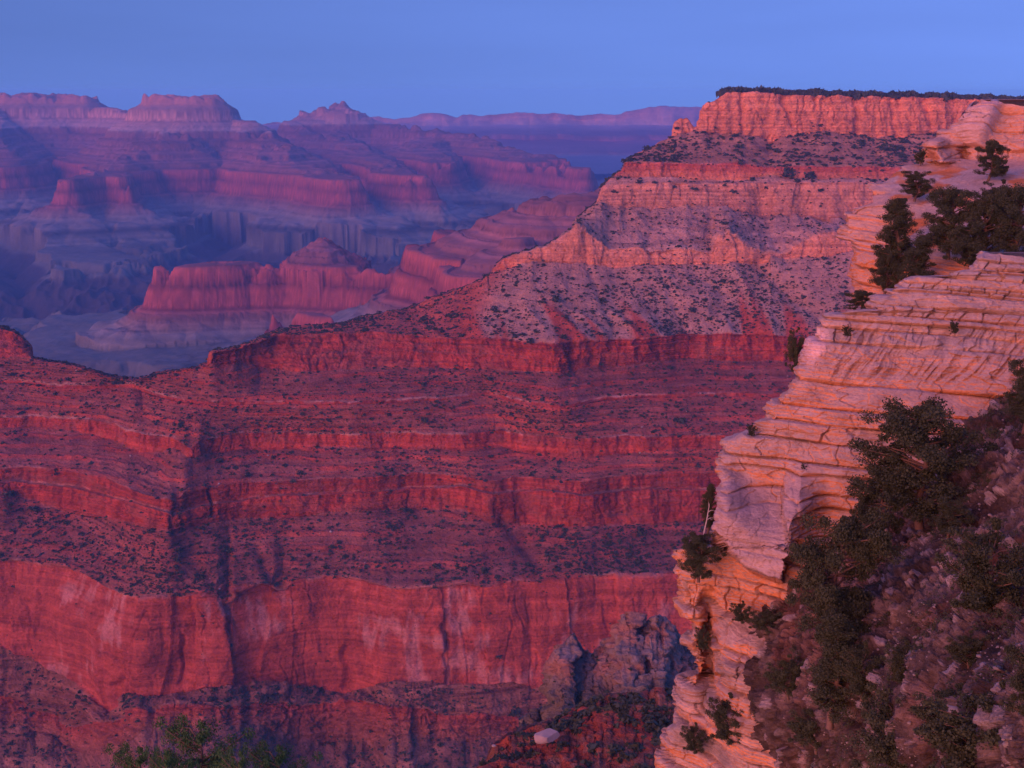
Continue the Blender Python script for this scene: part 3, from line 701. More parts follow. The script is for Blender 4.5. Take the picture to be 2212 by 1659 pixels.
def near_cliff_common(P, beds, seed, amp, joint, ramp=None, topf=None):
    N = grid_normals(P)
    X, Y, Z = P[..., 0], P[..., 1], P[..., 2]
    s = X*0.82-Y*0.55
    zz = Z+fbm(X/9, Y/9, 0, 2, seed+20)*0.18+0.03*X
    d, bi = bed_disp(s, zz, beds, seed, amp, joint)
    d = d*(ramp if ramp is not None else 1)
    rr = ramp if ramp is not None else 1
    wi, we = worley(s/1.3+0.3*vnoise(s/0.7, 0, Z/0.5, seed+30), (X*0.55+Y*0.82)/1.6, zz/0.62, seed+31)
    wm = sstep(-0.25, 0.35, vnoise(s/4, 0*s, zz/1.1, seed+40))
    d += ((wi-0.5)*0.34*(0.35+0.65*wm)-0.02*wm*sstep(0.10, 0.0, we))*(0.3+0.7*rr)
    wi, we = worley(s/0.42, (X*0.55+Y*0.82)/0.5, zz/0.16, seed+34)
    d += ((wi-0.5)*0.13-0.01*sstep(0.12, 0.0, we))*(0.3+0.7*(1-wm))
    ssub = ledge(zz+vnoise(s/3, 0, 0, seed+36)*0.1, 0.21, 0, seed+37)
    d += ssub*0.13*sstep(-0.2, 0.4, vnoise(s/5, zz/1.5, 0, seed+38)+0.2)
    d += fbm(X/0.7, Y/0.7, Z/0.3, 4, seed+21)*0.12+fbm(X/5, Y/5, Z/4, 2, seed+22)*0.4
    if topf is not None:
        U_, V_ = to_px(P); d = d*sstep(0, 22, V_-topf(U_)+2)
    nrm = N.copy(); nrm[..., 2] *= 0.35
    P2 = P+nrm*d[..., None]
    return P2, d, bi, zz

PL = [(540, 2130), (546, 2126), (560, 2106), (585, 2096), (587, 2048), (596, 2043), (597.5, 1967), (604, 1943), (623, 1938), (626, 1916), (636, 1919), (640, 1895), (650, 1885), (670, 1883), (673, 1862), (675, 1812), (677, 1792),
      (682, 1771), (697, 1773), (704, 1763), (752, 1746), (779, 1739), (791, 1732), (796, 1720), (813, 1719), (827, 1698), (840, 1695), (864, 1664), (884, 1647), (901, 1649), (912, 1623), (932, 1627), (940, 1596),
      (952, 1571), (966, 1567), (986, 1559), (998, 1557), (1017, 1552), (1040, 1559), (1097, 1551), (1139, 1545), (1164, 1548), (1180, 1540), (1186, 1450), (1201, 1444), (1213, 1456), (1238, 1452), (1263, 1458), (1312, 1464), (1331, 1472),
      (1334, 1497), (1360, 1499), (1372, 1478), (1387, 1479), (1403, 1499), (1452, 1505), (1460, 1471), (1502, 1470), (1531, 1458), (1564, 1460), (1573, 1443), (1593, 1433), (1626, 1439), (1659, 1435), (1800, 1425)]
LP = P1(PL)
D_PROM = tab2([1430, 1600, 1800, 2000, 2212, 2400], [540, 700, 900, 1100, 1250, 1450, 1700, 1800],
    [[84, 84, 83, 83, 82, 80], [81, 81, 80, 79, 78, 76], [78, 77, 75.5, 74.5, 73.5, 72], [76, 75, 73, 71.5, 70, 69], [75, 73.5, 70.5, 68, 66, 64], [74, 72, 66, 62, 58, 55], [72.5, 69.5, 62, 56, 52, 48], [72, 68.5, 61, 55, 50, 46]])
BX = P1([(560, 2420), (700, 2300), (760, 2232), (830, 2190), (900, 2110), (960, 2040), (1010, 1960), (1060, 1900), (1120, 1860), (1200, 1790), (1270, 1715), (1320, 1650), (1360, 1655), (1400, 1632), (1440, 1612), (1500, 1600), (1540, 1606), (1580, 1625), (1620, 1650), (1680, 1700), (1800, 1780)])
def slope_s(U, V): return (U-BX(V))*0.80
def D_SLOPE(U, V):
    s = slope_s(U, V)
    return D_PROM(U, V)-0.2-np.where(s > 0, s*0.05, s*0.09)

def build_promontory():
    low = P1([(1547, 1150), (1580, 1190), (1620, 1228), (1660, 1252), (1690, 1260), (1694, 1215), (1730, 1180)])
    def Df(U, V):
        D = D_PROM(U, V)
        e = low(U)-V      # >0 above the underside of the hanging block
        bulge = sstep(0, 7, e)*sstep(210, 60, e)*sstep(1800, 1700, U)
        D = D-3.2*bulge
        # shelf: stretch of pale tread at mid height
        D = D+1.2*sstep(1165, 1200, V)*sstep(1500, 1440, U)*0
        # lower orange face right of the gully
        D = D-1.8*np.exp(-((U-1600)/55)**2)*sstep(1330, 1400, V)
        D = D+2.6*np.exp(-((U-1530)/14)**2)*sstep(1260, 1330, V)*sstep(1560, 1480, V)
        return D
    P, nb, nt_ = row_sheet(LP, P1([(1400, 0), (2125, 500), (2128, 546), (2160, 548), (2212, 556), (2400, 568)]), 541, 1790, 1.15, 720, 2620, Df, seed=310)
    def spec(z):
        if z > -15.2: return (0.22, 0.85)
        if z > -17.0: return (1.2, 2.4)
        if z > -23: return (0.5, 1.6)
        return (0.35, 1.8)
    beds = make_beds(5, -8, -62, spec)
    U, V = to_px(P)
    inb = sstep(0, 10, low(U)-V)*sstep(230, 120, low(U)-V)*sstep(1760, 1690, U)*(V > 1020)
    ramp = 1-0.6*inb
    P2, d, bi, zz = near_cliff_common(P, beds, 320, 0.72, 0.85, ramp, P1([(1400, 0), (2125, 500), (2128, 546), (2212, 556), (2400, 568)]))
    # diagonal flaring columns in the upper face
    X, Y, Z = P[..., 0], P[..., 1], P[..., 2]
    fz = sstep(690, 730, V)*sstep(850, 790, V)*sstep(1760, 1820, U)
    N = grid_normals(P); N[..., 2] *= 0.3
    q = (U+0.75*(V-700))
    P2 += N*((ridged(q/27+0.5*vnoise(q/60, V/40, 0, 330), V/90, 0, 3, 331)-0.62)*0.75*fz)[..., None]
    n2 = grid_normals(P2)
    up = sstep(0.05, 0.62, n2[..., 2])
    n = fbm(X/2.5, Y/2.5, Z/1.2, 4, 332)
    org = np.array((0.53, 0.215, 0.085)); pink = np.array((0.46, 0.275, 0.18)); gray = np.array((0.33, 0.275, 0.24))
    hi = sstep(-14.0, -20.0, Z+n*2)          # lower beds are more orange
    C = lerp(pink, org, np.clip(hi*0.85+0.1+0.25*n, 0, 1)[..., None])
    rb = _h(bi, bi*0, bi*0, 333)
    C = lerp(C, gray, np.clip((rb > 0.6)*0.55*sstep(-0.4, 0.5, n+0.2)+0, 0, 1)[..., None])
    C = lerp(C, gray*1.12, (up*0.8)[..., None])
    C = lerp(C, np.array((0.37, 0.285, 0.26)), (inb*0.85)[..., None])
    # dark desert varnish streaks on some faces
    stv = sstep(0.35, 0.7, fbm(X/0.5, Y/0.5, Z/6, 3, 334)+0.2*n)*(1-up)*0.45
    C = lerp(C, np.array((0.13, 0.09, 0.08)), stv[..., None])
    C = lerp(C, gray*0.62, (sstep(-0.05, 0.4, fbm(X/3.2, Y/3.2, Z/1.3, 4, 336))*sstep(1230, 1300, V)*0.75)[..., None])
    # small pale fresh scar near the tip
    sc_ = np.exp(-((U-1768+0.25*(V-740))/17)**2-((V-742)/34)**2)
    C = lerp(C, np.array((0.66, 0.46, 0.41)), np.clip(sc_*1.3, 0, 0.7)[..., None])
    C = C*(1+0.22*vnoise(0*Z, 0*Z, zz/0.16, 335)*(1-up))[..., None]
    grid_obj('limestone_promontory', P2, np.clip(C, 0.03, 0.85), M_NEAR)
    return P2
PROM = build_promontory()

def build_near_slope():
    ys = np.arange(640, 1900, 1.6); nx = 660
    l = BX(ys)-35
    t = np.linspace(0, 1, nx)
    U = l[:, None]+(2800-l[:, None])*t; V = ys[:, None]+0*U
    D = D_SLOPE(U, V)
    P = to_world(U, V, D)
    N = grid_normals(P); X, Y, Z = P[..., 0], P[..., 1], P[..., 2]
    d = fbm(X/5, Y/5, Z/5, 4, 401)*1.1+fbm(X/0.8, Y/0.8, Z/0.8, 4, 402)*0.32+np.clip(fbm(X/1.6, Y/1.6, Z/1.6, 3, 404)-0.15, 0, 1)*1.0
    w1, w2 = worley(X/0.55, Y/0.55, Z/0.45, 406); w3, w4 = worley(X/0.24, Y/0.24, Z/0.2, 409); w5, _ = worley(X/1.7, Y/1.7, Z/1.2, 412)
    d += (w1**2)*0.34*sstep(0, 0.12, w2)+(w3**2)*0.13+(w5-0.5)*0.5
    P2 = P+N*d[..., None]
    n = fbm(X/2.2, Y/2.2, Z/2.2, 5, 403)
    C = lerp(np.array((0.10, 0.068, 0.052)), np.array((0.27, 0.19, 0.155)), sstep(-0.35, 0.45, n)[..., None])
    C = lerp(C, np.array((0.22, 0.085, 0.05)), (sstep(0.1, 0.5, fbm(X/7, Y/7, Z/7, 3, 405))*0.5)[..., None])
    C = C*(0.7+0.9*w1**2)[..., None]*(0.8+0.5*w3)[..., None]
    C = C*np.array((0.54, 0.57, 0.58))
    C = lerp(C, np.array((0.30, 0.26, 0.24)), (sstep(0.93, 0.97, w1)*0.7)[..., None])
    grid_obj('stony_slope', P2, C, M_SOIL)
    return P2, U, V
NSL, NSU, NSV = build_near_slope()

UL = [(212, 2122), (215, 2117), (225, 2107), (245, 2103), (262, 2080), (266, 2054), (283, 2037), (296, 2032), (317, 1998), (330, 1994), (341, 2000), (354, 1988), (358, 1950), (392, 1910), (395, 1874), (407, 1865), (433, 1865), (438, 1845),
      (446, 1827), (463, 1814), (480, 1812), (510, 1810), (521, 1838), (553, 1844), (600, 1838), (626, 1840), (643, 1846), (900, 1850)]
D_UP = tab2([1800, 1900, 2000, 2212, 2420], [210, 345, 395, 440, 560, 700, 900], [[132, 131, 130, 127, 124], [128, 127, 126, 123, 119], [122, 121, 119, 114, 110], [118, 116, 113, 107, 103], [114, 110, 104, 98, 93], [112, 107, 100, 93, 88], [111, 105, 97, 90, 85]])
def build_upper():
    def Df(U, V):
        return D_UP(U, V)-3.0*np.exp(-((U-2000-0.5*(V-280))/22)**2)*(V < 350)+2.0*np.exp(-((U-2088+0.2*(V-300))/14)**2)*(V < 345)
    P, nb, nt_ = row_sheet(P1(UL), P1([(1400, 0), (2110, 150), (2118, 213), (2140, 222), (2212, 228), (2420, 236)]), 210, 880, 1.2, 500, 2620, Df, rw=18, rd=2.2, seed=340)
    beds = make_beds(9, 4, -50, lambda z: (0.5, 2.2) if z > -9 else (0.35, 1.5))
    U, V = to_px(P)
    rub = sstep(350, 372, V)*sstep(1880, 1930, U-0.15*(V-400))*sstep(590, 540, V)
    P2, d, bi, zz = near_cliff_common(P, beds, 350, 0.8, 0.55, 1-0.8*rub, P1([(1400, 0), (2110, 150), (2118, 213), (2140, 222), (2212, 228), (2420, 236)]))
    X, Y, Z = P[..., 0], P[..., 1], P[..., 2]
    n = fbm(X/3.5, Y/3.5, Z/1.6, 4, 362)
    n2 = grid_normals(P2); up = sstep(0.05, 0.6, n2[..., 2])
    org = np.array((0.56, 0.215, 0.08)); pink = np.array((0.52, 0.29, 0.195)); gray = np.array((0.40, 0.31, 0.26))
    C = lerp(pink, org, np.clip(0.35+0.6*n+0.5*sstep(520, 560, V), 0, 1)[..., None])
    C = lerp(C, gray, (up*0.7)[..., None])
    C = lerp(C, lerp(gray, org*0.8, sstep(0.0, 0.35, fbm(X/2, Y/2, Z/2, 4, 363))[..., None]), rub[..., None])
    stv = sstep(0.35, 0.7, fbm(X/0.8, Y/0.8, Z/8, 3, 364))*(1-up)*0.4
    C = lerp(C, np.array((0.15, 0.10, 0.09)), stv[..., None])
    # rounded pale block with a smooth face
    bl = np.exp(-((U-2125+0.45*(V-260))/26)**4-((V-262)/52)**4)
    C = lerp(C, np.array((0.50, 0.38, 0.36)), (bl*0.7)[..., None])
    N = grid_normals(P); P2 += N*(bl*1.6*sstep(215, 245, V))[..., None]
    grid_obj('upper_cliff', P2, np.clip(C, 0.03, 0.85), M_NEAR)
    return P2
UPP = build_upper()

def build_haze():
    import bmesh
    me = bpy.data.meshes.new('haze'); bm = bmesh.new(); bmesh.ops.create_cube(bm, size=1.0)
    x0, x1, y0, y1, z0, z1 = -25100, 25100, -5100, 25600, -1601.2, 60
    for v in bm.verts:
        v.co = ((x0+x1)/2+v.co.x*(x1-x0), (y0+y1)/2+v.co.y*(y1-y0), (z0+z1)/2+v.co.z*(z1-z0))
    bm.to_mesh(me); bm.free()
    m = bpy.data.materials.new('haze'); m.use_nodes = True; n = m.node_tree; n.nodes.clear()
    o = n.nodes.new('ShaderNodeOutputMaterial'); v = n.nodes.new('ShaderNodeVolumePrincipled')
    v.inputs['Color'].default_value = (0.19, 0.48, 1.0, 1); v.inputs['Density'].default_value = HAZE_DENS
    v.inputs['Anisotropy'].default_value = 0.1
    n.links.new(v.outputs[0], o.inputs['Volume'])
    me.materials.append(m)
    obj_from('haze', me, kind='stuff')
build_haze()

# ------------------------------------------------------------------ vegetation builders
def quads_cloud(C, S, r, flat=0.0):
    """small leaf faces: centres C (n,3), sizes S (n)"""
    n = len(C)
    a = r.normal(size=(n, 3)); a /= np.linalg.norm(a, axis=1, keepdims=True)
    b = r.normal(size=(n, 3)); b -= (a*b).sum(1, keepdims=True)*a; b /= np.linalg.norm(b, axis=1, keepdims=True)
    a = a*S[:, None]*0.5; b = b*S[:, None]*r.uniform(0.25, 0.5, n)[:, None]
    V = np.stack([C-a-b*0.3, C-b, C+a, C+b], 1).reshape(-1, 3)
    return V, np.arange(n*4).reshape(-1, 4)
def tube(path, rad, ns=6):
    path = np.array(path, float); n = len(path); V = []
    for i in range(n):
        d = path[min(i+1, n-1)]-path[max(i-1, 0)]; d /= np.linalg.norm(d)+1e-9
        u = np.cross(d, (0.31, 0.87, 0.2)); u /= np.linalg.norm(u); w = np.cross(d, u)
        for k in range(ns):
            t = 2*math.pi*k/ns; V.append(path[i]+rad[i]*(math.cos(t)*u+math.sin(t)*w))
    F = [[i*ns+k, i*ns+(k+1) % ns, (i+1)*ns+(k+1) % ns, (i+1)*ns+k] for i in range(n-1) for k in range(ns)]
    return np.array(V), np.array(F)
def join(parts):
    V, F, o = [], [], 0
    for v, f in parts: V.append(v); F.append(f+o); o += len(v)
    return np.concatenate(V), np.concatenate(F)
def tree_meshes(seed, style, nleaf, lmat, leafsize):
    """unit-height tree: trunk+limbs mesh, crown mesh"""
    r = np.random.default_rng(seed); wood = []
    if style == 'round':   hs = np.linspace(0.10, 0.86, 17)
    elif style == 'tall':  hs = np.linspace(0.12, 0.95, 26)
    elif style == 'pine':  hs = np.linspace(0.25, 0.97, 24)
    else:                  hs = np.linspace(0.03, 0.6, 12)
    lean = r.normal(0, 0.05, 2)
    def axis(h): return np.array([lean[0]*h+0.035*math.sin(h*7+seed), lean[1]*h+0.03*math.cos(h*6+seed), h])
    tp = [axis(h) for h in np.linspace(-0.06, 0.93 if style != 'bush' else 0.5, 9)]
    wood.append(tube(tp, np.linspace(0.036, 0.006, 9)))
    cl = []
    for h in hs:
        for _ in range(3 if style != 'bush' else 4):
            az = r.uniform(0, 2*math.pi)
            if style == 'round': L = 0.46*math.sqrt(max(0.03, 1-((h-0.42)/0.56)**2))*r.uniform(0.45, 1.12)
            elif style == 'tall': L = 0.27*(1.12-h)**0.6*r.uniform(0.4, 1.15)*(1.0 if h > .25 else .7)
            elif style == 'pine': L = 0.34*(1.08-h)**0.9*r.uniform(0.45, 1.1)
            else: L = 0.50*r.uniform(0.4, 1.1)*math.sqrt(max(0.1, 1-((h-0.25)/0.6)**2))
            rise = r.uniform(0.0, 0.5)*L+(0.1 if style == 'bush' else 0)
            a = axis(h); e = a+np.array([math.cos(az)*L, math.sin(az)*L, rise])
            m = (a+e)/2+r.normal(0, 0.02, 3)
            wood.append(tube([a, m, e], [0.011, 0.007, 0.003], 4))
            for t in (0.5, 0.78, 1.0):
                if L*t < 0.05 and style != 'tall': continue
                c = a*(1-t)+e*t+r.normal(0, 0.022, 3)
                cl.append((c, r.uniform(0.040, 0.085)*(1.15 if style in ('round', 'bush') else 0.8)))
    for _ in range(4): cl.append((axis(0.93)+r.normal(0, 0.03, 3), 0.04))
    per = nleaf//len(cl); Cs = []
    for c, s in cl:
        if r.random() < 0.07: continue
        k = int(per*r.uniform(0.5, 1.5)); d = r.normal(size=(k, 3)); d /= np.linalg.norm(d, axis=1, keepdims=True)
        rr = r.random(k)**0.45
        p = c+d*rr[:, None]*s*np.array([1.15, 1.15, 0.75])
        Cs.append(p)
    Cs = np.concatenate(Cs)
    V, F = quads_cloud(Cs, r.uniform(0.6, 1.4, len(Cs))*leafsize, r)
    crown = mesh_np('crown', V, F, lmat, smooth=False)
    tv, tf = join(wood)
    trunk = mesh_np('trunk', tv, tf, M_BARK)
    return trunk, crown
JUN = [tree_meshes(11+i, 'round', 52000, M_LEAF, 0.0165) for i in range(3)]
TALL = [tree_meshes(31+i, 'tall', 42000, M_LEAF, 0.0135) for i in range(3)]
BUSH = [tree_meshes(51+i, 'bush', 24000, M_LEAF, 0.023) for i in range(3)]
PINE = [tree_meshes(71+i, 'round', 26000, M_PINE, 0.013) for i in range(2)]

def put(kind, name, px, py, hpx, wpx, D, label, cat, group=None, rot=0.0, lean=0.0):
    """a plant whose foot is at traced (px,py), distance D; height/width given in traced pixels at that distance"""
    base = to_world(px, py, D)
    ph = math.atan((py-hpx/2-CY)/FPX); th = PITCH+ph
    h = hpx*D*math.cos(ph)**2/(FPX*math.cos(th)**2); w = wpx*D*math.cos(ph)/(FPX*math.cos(th))
    o = bpy.data.objects.new(name, None); COL.objects.link(o)
    o.location = base; o.rotation_euler = (0, lean, rot)
    nat = {'round': 0.92, 'tall': 0.56, 'bush': 1.0, 'pine': 0.92}
    st = {id(JUN): 'round', id(TALL): 'tall', id(BUSH): 'bush', id(PINE): 'pine'}[id(kind)]
    v = kind[int(abs(px*7+py*3)) % len(kind)]
    zs = h/(0.72 if st == 'bush' else 1.0)
    o.scale = (w/nat[st], w/nat[st], zs)
    o['label'] = label; o['category'] = cat
    if group: o['group'] = group
    for nm, me in zip(('trunk', 'crown'), v):
        c = bpy.data.objects.new(nm, me); COL.objects.link(c); c.parent = o
    return o
# depth lookups on the built surfaces
def surf_depth(px, py, which):
    f = {'wall': D_PROM, 'slope': D_SLOPE, 'up': D_UP}[which]
    return float(f(px, py))
def on(which, kind, name, px, py, h, w, label, cat, off=0.6, **k):
    return put(kind, name, px, py, h, w, surf_depth(px, py, which)-off, label, cat, **k)
on('slope', JUN, 'juniper_tree', 1992, 1125, 262, 270, 'large dark juniper rising against the orange cliff face, its twin tops highest on the slope', 'tree', off=1.5, rot=0.4)
on('slope', JUN, 'juniper_tree', 1902, 1190, 190, 120, 'narrow dark juniper between the largest one and the hanging grey rock', 'tree', off=1.8, rot=1.4)
on('slope', JUN, 'juniper_tree', 1806, 1400, 300, 215, 'broad dark juniper in front of the hanging grey rock', 'tree', off=2.0, rot=2.1)
on('slope', TALL, 'juniper_tree', 1800, 1560, 230, 140, 'slim dark juniper just below the broad one at the edge of the stony slope', 'tree', off=2.4, rot=0.9)
on('slope', JUN, 'juniper_tree', 2050, 1165, 90, 90, 'small dark juniper on the stony slope below the largest one', 'tree', off=1.0, rot=0.6)
on('slope', BUSH, 'juniper_bush', 2130, 1335, 155, 205, 'wide green-tinged bush in the middle of the stony slope near the right edge', 'bush', off=0.8)
on('slope', JUN, 'juniper_tree', 2215, 930, 150, 110, 'dark juniper cut by the right edge beside the upper cliff wall', 'tree', off=1.5)
on('slope', JUN, 'juniper_tree', 2225, 1570, 210, 150, 'dark juniper at the right edge above the bottom thicket', 'tree', off=2.0)
on('slope', BUSH, 'juniper_bush', 2150, 1710, 185, 300, 'dense dark bush filling the bottom right corner', 'bush', off=1.5)
on('slope', BUSH, 'juniper_bush', 1945, 1700, 150, 200, 'dark bush at the bottom edge left of the corner thicket', 'bush', off=1.5)
on('slope', BUSH, 'juniper_bush', 2060, 1600, 95, 170, 'dark bush behind the bottom thicket on the stony slope', 'bush', off=1.0)
on('slope', BUSH, 'juniper_bush', 1950, 1480, 70, 90, 'small bush on open stony ground right of the slim juniper', 'bush', off=0.4)
on('slope', BUSH, 'juniper_bush', 2090, 1440, 60, 90, 'little dark bush on open ground below the wide green-tinged bush', 'bush', off=0.4)
on('slope', BUSH, 'juniper_bush', 1860, 1510, 90, 100, 'dark bush beside the foot of the slim juniper', 'bush', off=0.8)
on('slope', BUSH, 'juniper_bush', 1700, 1505, 70, 90, 'bush on the ledges left of the slim juniper', 'bush', off=2.0)
on('slope', BUSH, 'juniper_bush', 1760, 1620, 80, 110, 'bush on broken rock near the bottom, left of the slim juniper foot', 'bush', off=1.5)
on('wall', JUN, 'ledge_juniper', 1512, 1252, 100, 92, 'small dark juniper growing on the pale overhanging ledge at the cliff corner', 'tree', off=1.5)
on('wall', BUSH, 'cliff_shrub', 1572, 1605, 78, 92, 'dark rounded shrub on the lowest orange ledge of the promontory', 'shrub', off=1.5)
on('wall', BUSH, 'cliff_shrub', 1602, 1345, 34, 52, 'grey-green shrub on the shelf under the hanging rock', 'shrub', off=1.0)
on('wall', BUSH, 'cliff_shrub', 1655, 1365, 38, 70, 'low shrub right of the shelf beneath the hanging rock', 'shrub', off=1.2)
on('wall', BUSH, 'cliff_shrub', 1518, 1405, 40, 36, 'tiny shrub in the notch of the orange pillar', 'shrub', off=0.8)
on('wall', BUSH, 'cliff_shrub', 1500, 1625, 46, 60, 'small shrub hanging at the lower left pillar of the promontory', 'shrub', off=0.8)
on('wall', BUSH, 'cliff_shrub', 1623, 943, 22, 22, 'tiny shrub in the step of the promontory outline beside the red slopes', 'shrub', off=0.3)
on('wall', BUSH, 'cliff_shrub', 1830, 728, 20, 24, 'bright little green shrub wedged under the top blocks of the promontory', 'shrub', off=0.5)
on('wall', BUSH, 'cliff_shrub', 1738, 1022, 16, 18, 'single tiny shrub on the grey bedded rock above the hanging block', 'shrub', off=0.4)
on('wall', BUSH, 'cliff_shrub', 2062, 722, 24, 24, 'small dark shrub in the crack below the top right blocks', 'shrub', off=0.4)
on('wall', BUSH, 'cliff_shrub', 1720, 812, 78, 48, 'dark bush clinging behind the left outline of the promontory', 'shrub', off=-5)
on('wall', JUN, 'juniper_tree', 1856, 676, 52, 74, 'small juniper peeping over the promontory crest left of the tall ones', 'tree', off=-3)
on('up', TALL, 'pinyon_pine', 1935, 600, 170, 105, 'tall slim dark pine at the left end of the upper trees', 'tree', off=1.5)
on('up', TALL, 'pinyon_pine', 1975, 665, 150, 95, 'dark pine lower down between the tall slim pine and the promontory crest', 'tree', off=2)
on('up', JUN, 'juniper_tree', 1978, 432, 62, 76, 'round isolated juniper on the pale terrace of the upper cliff', 'tree', off=1)
on('up', JUN, 'juniper_tree', 2135, 388, 88, 74, 'scraggy juniper beside the pale smooth block of the upper cliff', 'tree', off=1)
on('up', BUSH, 'cliff_shrub', 1988, 356, 28, 26, 'little shrub on the outline of the upper cliff', 'shrub', off=0.6)
on('up', JUN, 'pinyon_pine', 2052, 552, 150, 125, 'dark pine second in the row above the promontory crest', 'tree', off=2)
on('up', JUN, 'pinyon_pine', 2122, 575, 160, 130, 'dark pine third in the row above the promontory crest', 'tree', off=2)
on('up', JUN, 'pinyon_pine', 2196, 562, 165, 135, 'dark pine at the right edge of the row above the promontory crest', 'tree', off=2)
on('up', BUSH, 'juniper_bush', 2160, 470, 60, 90, 'dark bush rising between the third pine and the one at the right edge', 'bush', off=1)
on('up', BUSH, 'juniper_bush', 2095, 580, 75, 110, 'low bush under the row of upper pines', 'bush', off=2)
on('up', JUN, 'juniper_tree', 1912, 640, 110, 80, 'dark juniper at the foot of the tall slim pine, against the orange cliff', 'tree', off=1.5)
put(PINE, 'young_pine', 442, 1900, 330, 230, 24, 'blurred green pine top poking up at the bottom edge, the tallest of those left', 'tree')
put(PINE, 'young_pine', 606, 1900, 278, 190, 24, 'blurred green pine top at the bottom edge, right of the tallest', 'tree')
put(PINE, 'young_pine', 312, 1900, 276, 170, 24, 'blurred green pine top at the bottom edge, left of the tallest', 'tree')
put(PINE, 'young_pine', 372, 1900, 272, 110, 23, 'low dark pine tuft between the tallest bottom pine and the one to its left', 'tree')
put(PINE, 'young_pine', 528, 1900, 270, 120, 23, 'low dark pine tuft between the tallest bottom pine and the one to its right', 'tree')

def dead_snag():
    base = to_world(1519, 1165, surf_depth(1540, 1165, 'wall')-0.5); s = surf_depth(1540, 1165, 'wall')/FPX
    o = bpy.data.objects.new('dead_tree', None); COL.objects.link(o); o.location = base
    o['label'] = 'bare pale dead tree leaning beside the cliff corner above the ledge juniper'; o['category'] = 'dead tree'
    tv, tf = tube([(0, 0, -10*s), (2*s, 0, 20*s), (7*s, 0, 50*s), (11*s, 0, 85*s)], [2.2*s, 1.8*s, 1.2*s, 0.5*s])
    t = obj_from('trunk', mesh_np('trunk', tv, tf, M_DEAD), o)
    r = np.random.default_rng(4); parts = []
    for i in range(9):
        h = r.uniform(25, 82); x = 2+h*0.11; a = r.uniform(-1, 1)*16
        parts.append(tube([(x*s, 0, h*s), ((x+a*0.5)*s, r.normal()*4*s, (h+4)*s), ((x+a)*s, r.normal()*8*s, (h+r.uniform(-4, 12))*s)], [0.8*s, 0.6*s, 0.25*s], 4))
    bv, bf = join(parts); obj_from('branches', mesh_np('branches', bv, bf, M_DEAD), o)
dead_snag()
on('wall', TALL, 'ledge_juniper', 1528, 1150, 100, 46, 'thin dark juniper behind the bare pale dead tree', 'tree', off=-2)

# ------------------------------------------------------------------ boulders
def boulder_mesh(seed, sub=3, rough=0.09):
    import bmesh
    bm = bmesh.new(); bmesh.ops.create_icosphere(bm, subdivisions=sub, radius=0.5)
    V = np.array([v.co[:] for v in bm.verts]); F = np.array([[v.index for v in f.verts] for f in bm.faces]); bm.free()
    r = np.random.default_rng(seed)
    for _ in range(14):      # chop facets
        n = r.normal(size=3); n /= np.linalg.norm(n); c = r.uniform(0.22, 0.38)
        d = V@n-c; V = V-np.maximum(d, 0)[:, None]*n
    V += fbm(V[:, 0]*4+seed, V[:, 1]*4, V[:, 2]*4, 3, seed)[:, None]*V*rough*0.5
    return V, F
def raw_mesh(name, V, F, mat, smooth=False):
    return mesh_np(name, V, F, mat, smooth=smooth, k=F.shape[1])
bv, bf = boulder_mesh(3, 5)
k = 345/FPX
bv = bv*np.array([66, 44, 34])*k; 
o = obj_from('boulder', raw_mesh('boulder', bv, bf, M_STONE), label='big pale boulder lying on the red knoll', category='boulder')
o.location = to_world(1182, 1588, 322); o.rotation_euler = (0.1, -0.22, 0.3)
bv, bf = boulder_mesh(5, 3); bv = bv*np.array([16, 12, 8])*k
o = obj_from('boulder', raw_mesh('boulder', bv, bf, M_STONE), label='small pale boulder at the left edge of the red knoll', category='boulder')
o.location = to_world(1066, 1612, 338)

# loose stones on the near slope
def near_stones():
    r = np.random.default_rng(21)
    P, U, V = NSL, NSU, NSV
    vs = [boulder_mesh(60+i, 1) for i in range(6)]
    allV, allF, o_ = [], [], 0
    m = np.argwhere((slope_s(U, V) > 2) & (U < 2230) & (V < 1680) & (V > 700))
    pick = m[r.choice(len(m), 4000, replace=False)]
    cl = fbm(P[pick[:, 0], pick[:, 1], 0]/2.5, P[pick[:, 0], pick[:, 1], 1]/2.5, 0, 3, 22)
    for (i, j), c in zip(pick, cl):
        if c < -0.12: continue
        v, f = vs[r.integers(6)]
        sz = 0.085*math.exp(r.normal(0, 0.65))*(1+max(c, 0))
        if r.random() < 0.02: sz *= 2.4
        q = v@np.array([[math.cos(i), math.sin(i), 0], [-math.sin(i), math.cos(i), 0], [0, 0, 0.6]])*sz+P[i, j]
        allV.append(q); allF.append(f+o_); o_ += len(v)
    obj_from('loose_stones', raw_mesh('loose_stones', np.concatenate(allV), np.concatenate(allF), M_STONE_NEAR), kind='stuff')
    # dry grass and twiggy ground cover
    pick = m[r.choice(len(m), 5200, replace=False)]
    cl = fbm(P[pick[:, 0], pick[:, 1], 0]/1.8, P[pick[:, 0], pick[:, 1], 1]/1.8, 0, 3, 24)
    C, S = [], []
    for (i, j), c in zip(pick, cl):
        if c < 0.0: continue
        n = int(r.integers(10, 40)); s = r.uniform(0.10, 0.30)
        d = r.normal(size=(n, 3)); d[:, 2] = np.abs(d[:, 2])
        C.append(P[i, j]+d*s*0.5); S.append(r.uniform(0.04, 0.10, n))
    C = np.concatenate(C); S = np.concatenate(S); Vv, Ff = quads_cloud(C, S, r)
    obj_from('ground_cover', mesh_np('ground_cover', Vv, Ff, M_LEAF, smooth=False), kind='stuff')
near_stones()

